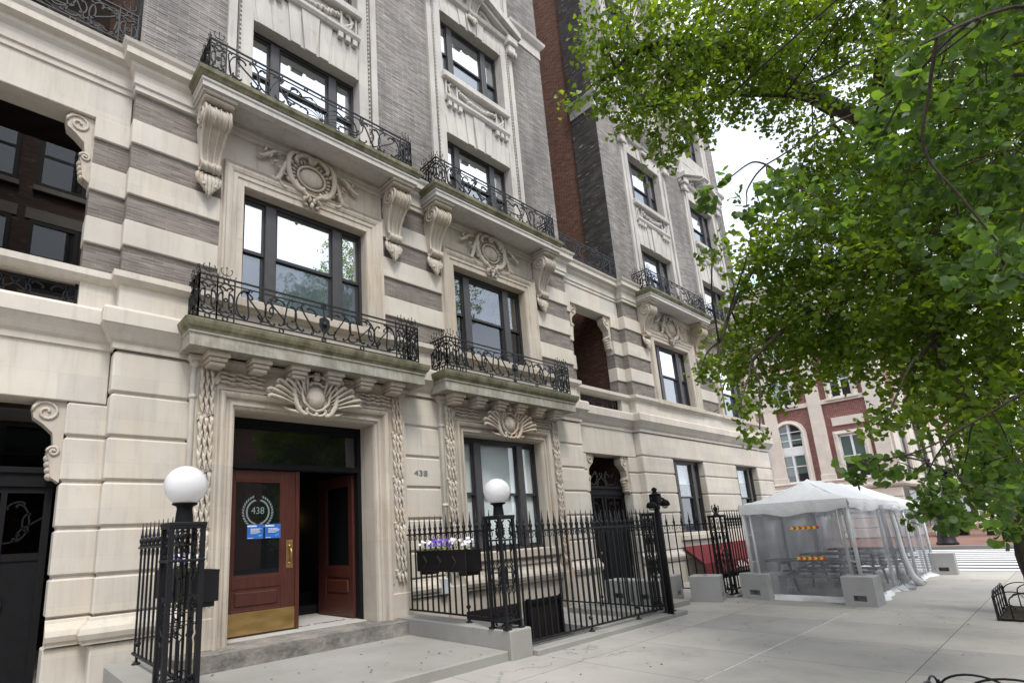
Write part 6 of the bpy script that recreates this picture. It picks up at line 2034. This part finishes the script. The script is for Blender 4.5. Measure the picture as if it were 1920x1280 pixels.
def guard(x0, x1, y0, y1, label, nx, ny):
    G = thing('tree_guard', (x0, y0, 0), label, 'tree guard', 'arched tree guards')
    h = 0.42
    struct(MB().box(x0+0.02, x1-0.02, y0+0.02, y1-0.02, 0.0, 0.03).build('tree_pit', 'soil'))
    m = MB()
    for p, q in (((x0, y0), (x1, y0)), ((x0, y1), (x1, y1)), ((x0, y0), (x0, y1)), ((x1, y0), (x1, y1))):
        m.tube([(p[0], p[1], 0.03), (q[0], q[1], 0.03)], 0.016, 4, smooth=False)
    for x in (x0, x1):
        for y in (y0, y1): m.box(x-0.012, x+0.012, y-0.012, y+0.012, 0, 0.36)
    m.build('frame', 'iron', G)
    for p, q, n in (((x0, y0), (x1, y0), nx), ((x0, y1), (x1, y1), nx), ((x0, y0), (x0, y1), ny), ((x1, y0), (x1, y1), ny)):
        w_ = 1.0/n
        for i in range(n):
            hp = MB()
            for (a, b, hh) in ((i*w_-w_*0.5, (i+1)*w_+w_*0.1, h), ):
                a, b = max(0, i*w_-w_*0.45), min(1, (i+1)*w_+w_*0.45)
                pts = []
                for k in range(15):
                    t_ = PI*k/14
                    f = (a+b)/2-(b-a)/2*math.cos(t_)
                    zz = hh-0.14+0.14*math.sin(t_)
                    pts.append((p[0]+(q[0]-p[0])*f, p[1]+(q[1]-p[1])*f, zz))
                pts = [(pts[0][0], pts[0][1], 0.03)]+pts+[(pts[-1][0], pts[-1][1], 0.03)]
                hp.tube(pts, 0.0085, 5)
            c = (i+0.5)*w_
            hp.tube([(p[0]+(q[0]-p[0])*(c+0.22*w_*math.cos(t_)), p[1]+(q[1]-p[1])*(c+0.22*w_*math.cos(t_)), 0.17+0.07*math.sin(t_)) for t_ in [PI*k/10 for k in range(11)]], 0.007, 5)
            hp.build('hoop', 'iron', G)
guard(11.8, 13.3, -0.28, 1.19, 'black arched iron guard around the pit of the large ginkgo', 5, 5)
guard(4.42, 5.9, -0.45, 1.03, 'black arched iron guard at the bottom edge of the picture', 5, 5)

def bend(pts, n=6, wob=0.05, seed=1):
    r = random.Random(seed)
    out_ = []
    P = [Vector(p) for p in pts]
    for i in range(len(P)-1):
        a = P[max(i-1, 0)]; b = P[i]; c = P[i+1]; d = P[min(i+2, len(P)-1)]
        for k in range(n):
            t = k/n
            out_.append(0.5*((2*b)+(c-a)*t+(2*a-5*b+4*c-d)*t*t+(3*b-a-3*c+d)*t**3)+Vector((r.uniform(-wob, wob), r.uniform(-wob, wob), 0)))
    out_.append(P[-1])
    return out_
def limb(m, pts, r0, r1, n=9, wob=0.03, seed=1):
    q = bend(pts, 6, wob, seed)
    k = len(q)
    m.tube(q, [r0+(r1-r0)*(i/(k-1))**0.8 for i in range(k)], n)
    return q

def tree_a():
    T = thing('ginkgo_tree', (12.6, 0.6, 0), 'large ginkgo tree standing in the far arched guard, its crown filling the upper right', 'tree', None)
    w_ = MB()
    L = []
    L += limb(w_, [(12.6, 0.58, -0.05), (12.6, 0.6, 0.6), (12.58, 0.66, 1.6), (12.6, 0.84, 2.75)], 0.31, 0.23, 14, 0.012, 1)
    L += limb(w_, [(12.6, 0.84, 2.7), (12.6, 1.02, 3.4), (12.5, 1.1, 4.6), (12.5, 1.12, 6.8), (12.55, 1.15, 8.95)], 0.22, 0.15, 11, 0.02, 2)
    L += limb(w_, [(12.6, 0.8, 2.7), (12.6, 0.45, 4.2), (12.8, 0.1, 6.0), (13.2, -0.6, 9.0), (13.5, -1.0, 12.0)], 0.2, 0.06, 10, 0.02, 3)
    L += limb(w_, [(12.55, 1.15, 8.9), (11.4, 1.4, 8.85), (10.2, 1.64, 8.7), (8.4, 2.01, 8.6), (7.3, 2.35, 8.45), (6.5, 2.62, 8.16), (5.9, 3.08, 7.58)], 0.17, 0.022, 10, 0.015, 4)
    L += limb(w_, [(12.55, 1.15, 8.9), (11.65, 0.78, 9.5), (11.2, 0.44, 10.35), (10.8, 0.2, 12.2)], 0.17, 0.08, 10, 0.012, 5)
    L += limb(w_, [(12.55, 1.1, 5.4), (11.2, 1.5, 5.9), (9.6, 2.0, 6.0), (8.4, 2.5, 5.2), (7.4, 2.75, 4.0)], 0.09, 0.02, 8, 0.03, 6)
    L += limb(w_, [(12.6, 0.95, 3.2), (11.2, 1.1, 4.1), (9.6, 1.3, 4.6), (8.4, 1.9, 4.4), (7.7, 2.5, 3.7)], 0.08, 0.02, 8, 0.03, 7)
    L += limb(w_, [(12.5, 1.12, 6.9), (11.0, 1.4, 7.8), (9.4, 1.5, 8.0), (7.6, 2.3, 7.7), (6.3, 2.9, 7.2)], 0.045, 0.012, 8, 0.03, 8)
    L += limb(w_, [(12.6, 0.6, 3.8), (10.8, 0.6, 4.4), (9.0, 0.6, 4.2), (7.6, 0.7, 3.4)], 0.08, 0.02, 8, 0.03, 9)
    w_b = w_
    blobs = [(6.20,2.76,8.30,0.70),(6.70,2.53,7.89,0.75),(6.04,3.00,7.60,0.40),(5.54,3.26,7.21,0.18),(5.87,3.19,7.23,0.21),(6.33,2.97,7.31,0.49),(6.67,2.64,7.08,0.49),(7.36,2.46,7.96,0.74),(7.46,2.15,8.72,0.93),(8.16,1.73,8.82,0.98),(8.48,2.08,8.34,0.71),(10.8,1.77,10.0,1.15),(10.7,0.9,10.4,1.15),(6.84,2.86,6.75,0.31),(7.33,2.58,7.12,0.28),(8.97,1.66,7.80,0.54),(5.67,2.86,8.03,0.36),(9.44,1.64,7.06,0.65),(9.73,1.30,6.61,0.87),
     (7.1,2.12,4.9,0.25),(5.97,2.12,4.63,0.17),(8.2,2.0,5.2,0.5),(8.13,1.55,5.19,0.80),(8.3,2.45,4.75,0.5),(8.25,2.7,4.3,0.3),(8.28,2.58,4.05,0.71),(9.25,2.21,4.73,0.89),(8.45,1.42,4.39,0.89),(7.27,2.75,3.54,0.25),(7.17,2.94,3.65,0.14),(8.45,2.52,3.47,0.44),(9.52,2.1,3.95,0.52),(6.49,2.32,2.89,0.13),(6.58,2.18,2.63,0.12),(8.66,1.45,3.75,0.62),(7.52,0.75,4.27,0.87),(7.75,0.47,3.60,0.95),(7.83,1.05,3.0,0.34),(5.87,0.97,2.41,0.18),(6.91,0.5,2.65,0.6)]
    blobs = [(*b, 1.0) for b in blobs]
    blobs += [(8.4, 0.05, 7.6, 0.8, 0.3)]
    blobs += [(*b, 0.8) for b in ((8.32,0.07,7.20,1.0),(7.61,-0.43,6.44,0.98),(8.39,0.29,6.10,1.03),(7.64,-0.21,5.38,1.01),(7.87,0.33,4.84,0.92),(7.53,-0.09,4.36,0.79),(7.79,0.10,3.48,0.87),(7.92,0.29,2.76,0.71),(9.04,0.99,5.80,0.79),(7.46,0.52,2.25,0.5),(7.46,0.74,1.75,0.26),(7.49,0.43,1.8,0.45))]
    blobs += [(*b, 0.9) for b in ((8.82,1.83,5.99,0.59),(8.32,2.13,5.71,0.39),(9.02,1.83,6.71,0.44),(8.21,1.48,5.03,0.53),(8.01,2.32,5.03,0.40),(8.63,1.21,3.91,0.62),(8.24,0.81,3.56,0.59),(7.86,1.11,2.75,0.3),(8.87,2.35,4.10,0.47),(8.99,1.77,4.18,0.56))]
    # unseen rest of the crown, over roadway and beyond trunk; overhead lobes added for shade
    blobs += [(x, y, z, r, 0.45) for x, y, z, r in ((12.6, 0.5, 13.8, 1.8), (14.5, 0.2, 11.5, 1.8), (11.0, -1.0, 11.5, 1.7), (14.8, -1.2, 8.5, 1.8), (15.0, 1.0, 7.0, 1.6), (12.5, -2.2, 9.0, 1.8), (12.0, -2.5, 6.0, 1.7), (14.6, -1.0, 5.0, 1.5), (10.2, -1.4, 6.5, 1.6), (10.0, -1.2, 9.0, 1.6), (10.0, -0.6, 4.6, 1.3), (11.4, 2.6, 11.2, 1.4), (9.4, 1.4, 11.0, 1.5), (10.8, 0.6, 6.0, 1.1), (7.5, -1.3, 8.8, 1.4), (9.0, -0.8, 10.6, 1.5), (6.6, -1.6, 7.4, 1.3), (8.6, -1.6, 5.2, 1.3))]
    c, d, s = crown(blobs, 21, 0.070, 205, [tuple(p) for p in L], w_)
    w_.build('trunk', 'bark', T)
    leaves_mesh('crown', c, d, s, 3, 'leaf', T, (12.6, 0.6, 0))
    return len(c)
NA = tree_a()

def tree_b():
    T = thing('ginkgo_tree', (4.8, -0.35, 0), 'nearer ginkgo tree by the bottom edge guard, only its overhanging leafy branches in view', 'tree', None)
    w_ = MB()
    L = []
    L += limb(w_, [(4.8, -0.4, -0.05), (4.85, -0.6, 1.2), (5.0, -1.1, 2.6), (5.1, -1.3, 3.4)], 0.13, 0.09, 12, 0.01, 11)
    L += limb(w_, [(5.1, -1.3, 3.3), (5.3, -0.8, 4.2), (5.3, 0.0, 4.8), (4.6, 0.5, 4.5), (3.7, 0.9, 3.9)], 0.022, 0.005, 8, 0.01, 12)
    L += limb(w_, [(5.1, -1.3, 3.3), (4.2, -0.9, 3.7), (3.2, -0.3, 3.7), (2.3, 0.05, 3.2)], 0.016, 0.004, 8, 0.01, 13)
    L += limb(w_, [(5.05, -1.2, 3.0), (5.2, -0.6, 2.7), (5.3, 0.1, 2.4), (4.7, 0.6, 2.05), (4.0, 0.8, 1.95)], 0.014, 0.004, 8, 0.01, 14)
    L += limb(w_, [(5.1, -1.3, 3.4), (5.2, -1.8, 5.0), (5.0, -2.2, 7.0)], 0.08, 0.03, 8, 0.02, 15)
    near = [(4.78,0.11,4.36,0.49),(4.09,-0.15,4.15,0.43),(4.17,-0.10,3.59,0.36),(4.94,0.36,4.04,0.38),(4.29,0.15,3.30,0.36),(3.81,-0.01,2.86,0.24),(2.88,0.23,3.44,0.15),(2.71,0.11,3.35,0.13),(2.84,0.02,2.63,0.15),(2.88,0.29,3.23,0.13),(3.44,0.69,3.57,0.14),(3.37,0.56,3.30,0.15),(3.00,-0.06,3.64,0.18),(3.60,0.90,3.62,0.16),(3.57,1.02,3.61,0.12),(3.45,1.13,3.76,0.12),(5.48,0.26,2.01,0.38),(5.47,0.56,1.85,0.30),(4.45,0.64,1.90,0.16),(4.12,0.76,1.89,0.12),(4.10,0.86,1.95,0.09),(5.45,0.75,1.64,0.20),(4.98,0.47,1.66,0.22),(4.39,0.26,1.65,0.22)]
    blobs = [(*b, 1.0) for b in near]
    blobs += [(x, y, z, r, 0.4) for x, y, z, r in ((5.0, -2.2, 7.2, 1.3), (4.0, -1.8, 6.0, 1.2), (6.2, -1.6, 6.0, 1.2), (5.4, -2.6, 5.0, 1.1), (6.2, -0.8, 3.4, 0.8), (4.2, -0.7, 5.6, 1.0), (5.6, -0.4, 6.2, 1.1), (3.2, -0.9, 4.9, 0.8))]  # unseen upper lobes, partly added to shade the leaves below
    c, d, s = crown(blobs, 33, 0.046, 340, [tuple(p) for p in L], w_, 0.45, 0.004, (7, 13))
    w_.build('trunk', 'bark', T)
    near_leaves('crown', c, d, s, 5, 'leaf_near', T, (4.8, -0.35, 0))
    return len(c)
NB = tree_b()
open('/tmp/leaves.txt', 'w').write(f'{NA} {NB}') if False else None

def street_tree(x, y, h, r, seed, label):
    T = thing('street_tree', (x, y, 0), label, 'tree', 'street trees along the avenue')
    w_ = MB()
    L = limb(w_, [(x, y, 0), (x+0.05, y, 1.8), (x, y+0.1, h*0.5), (x+.2, y, h*0.85)], 0.22, 0.06, 9, 0.02, seed)
    rs = random.Random(seed)
    bl = [(x+rs.uniform(-.8, .8)*r, y+rs.uniform(-.8, .8)*r, h*0.62+rs.uniform(-.32, .38)*h, r*rs.uniform(.4, .62), 0.12) for k in range(9)]
    c, d, sz = crown(bl, seed, 0.2, 60, [tuple(p) for p in L], w_)
    w_.build('trunk', 'bark', T)
    leaves_mesh('crown', c, d, sz, seed, 'leaf', T, (x, y, 0))
street_tree(46.5, 1.5, 7.5, 2.6, 51, 'dark leafy street tree beyond the crosswalk, nearest the far corner')
street_tree(57.0, 1.6, 8.0, 2.8, 52, 'street tree further along the avenue past the far corner')
street_tree(70.0, 1.6, 8.5, 3.0, 53, 'most distant street tree down the avenue')

def litter():
    r = random.Random(77)
    m = MB()
    for i in range(170):
        if i < 90: x, y = r.uniform(3, 14), r.uniform(0.8, 5.2)
        elif i < 130: x, y = r.uniform(2.0, 5.5), r.uniform(5.4, 7.4)
        else: x, y = r.uniform(6.2, 20), 5.1-abs(r.gauss(0, .12))
        z = 0.126 if 90 <= i < 130 else 0.003
        a, s_ = r.uniform(0, 6.28), r.uniform(0.012, 0.034)
        p = [(x+s_*k*math.cos(a+b), y+s_*k*math.sin(a+b), z+r.uniform(0, 0.008)) for k, b in ((0.2, 3.1), (1, -0.6), (1.1, 0), (1, 0.6))]
        m.add(p, [(0, 1, 2, 3)])
    o = m.build('leaf_litter', plain('dry_leaf_litter', (0.13, 0.095, 0.045), 0.9, 0, 0.1, 0.3, 9))
    tag(o, 'scattered dry leaf bits on the sidewalk and entrance platform', 'litter', None, 'stuff')
litter()
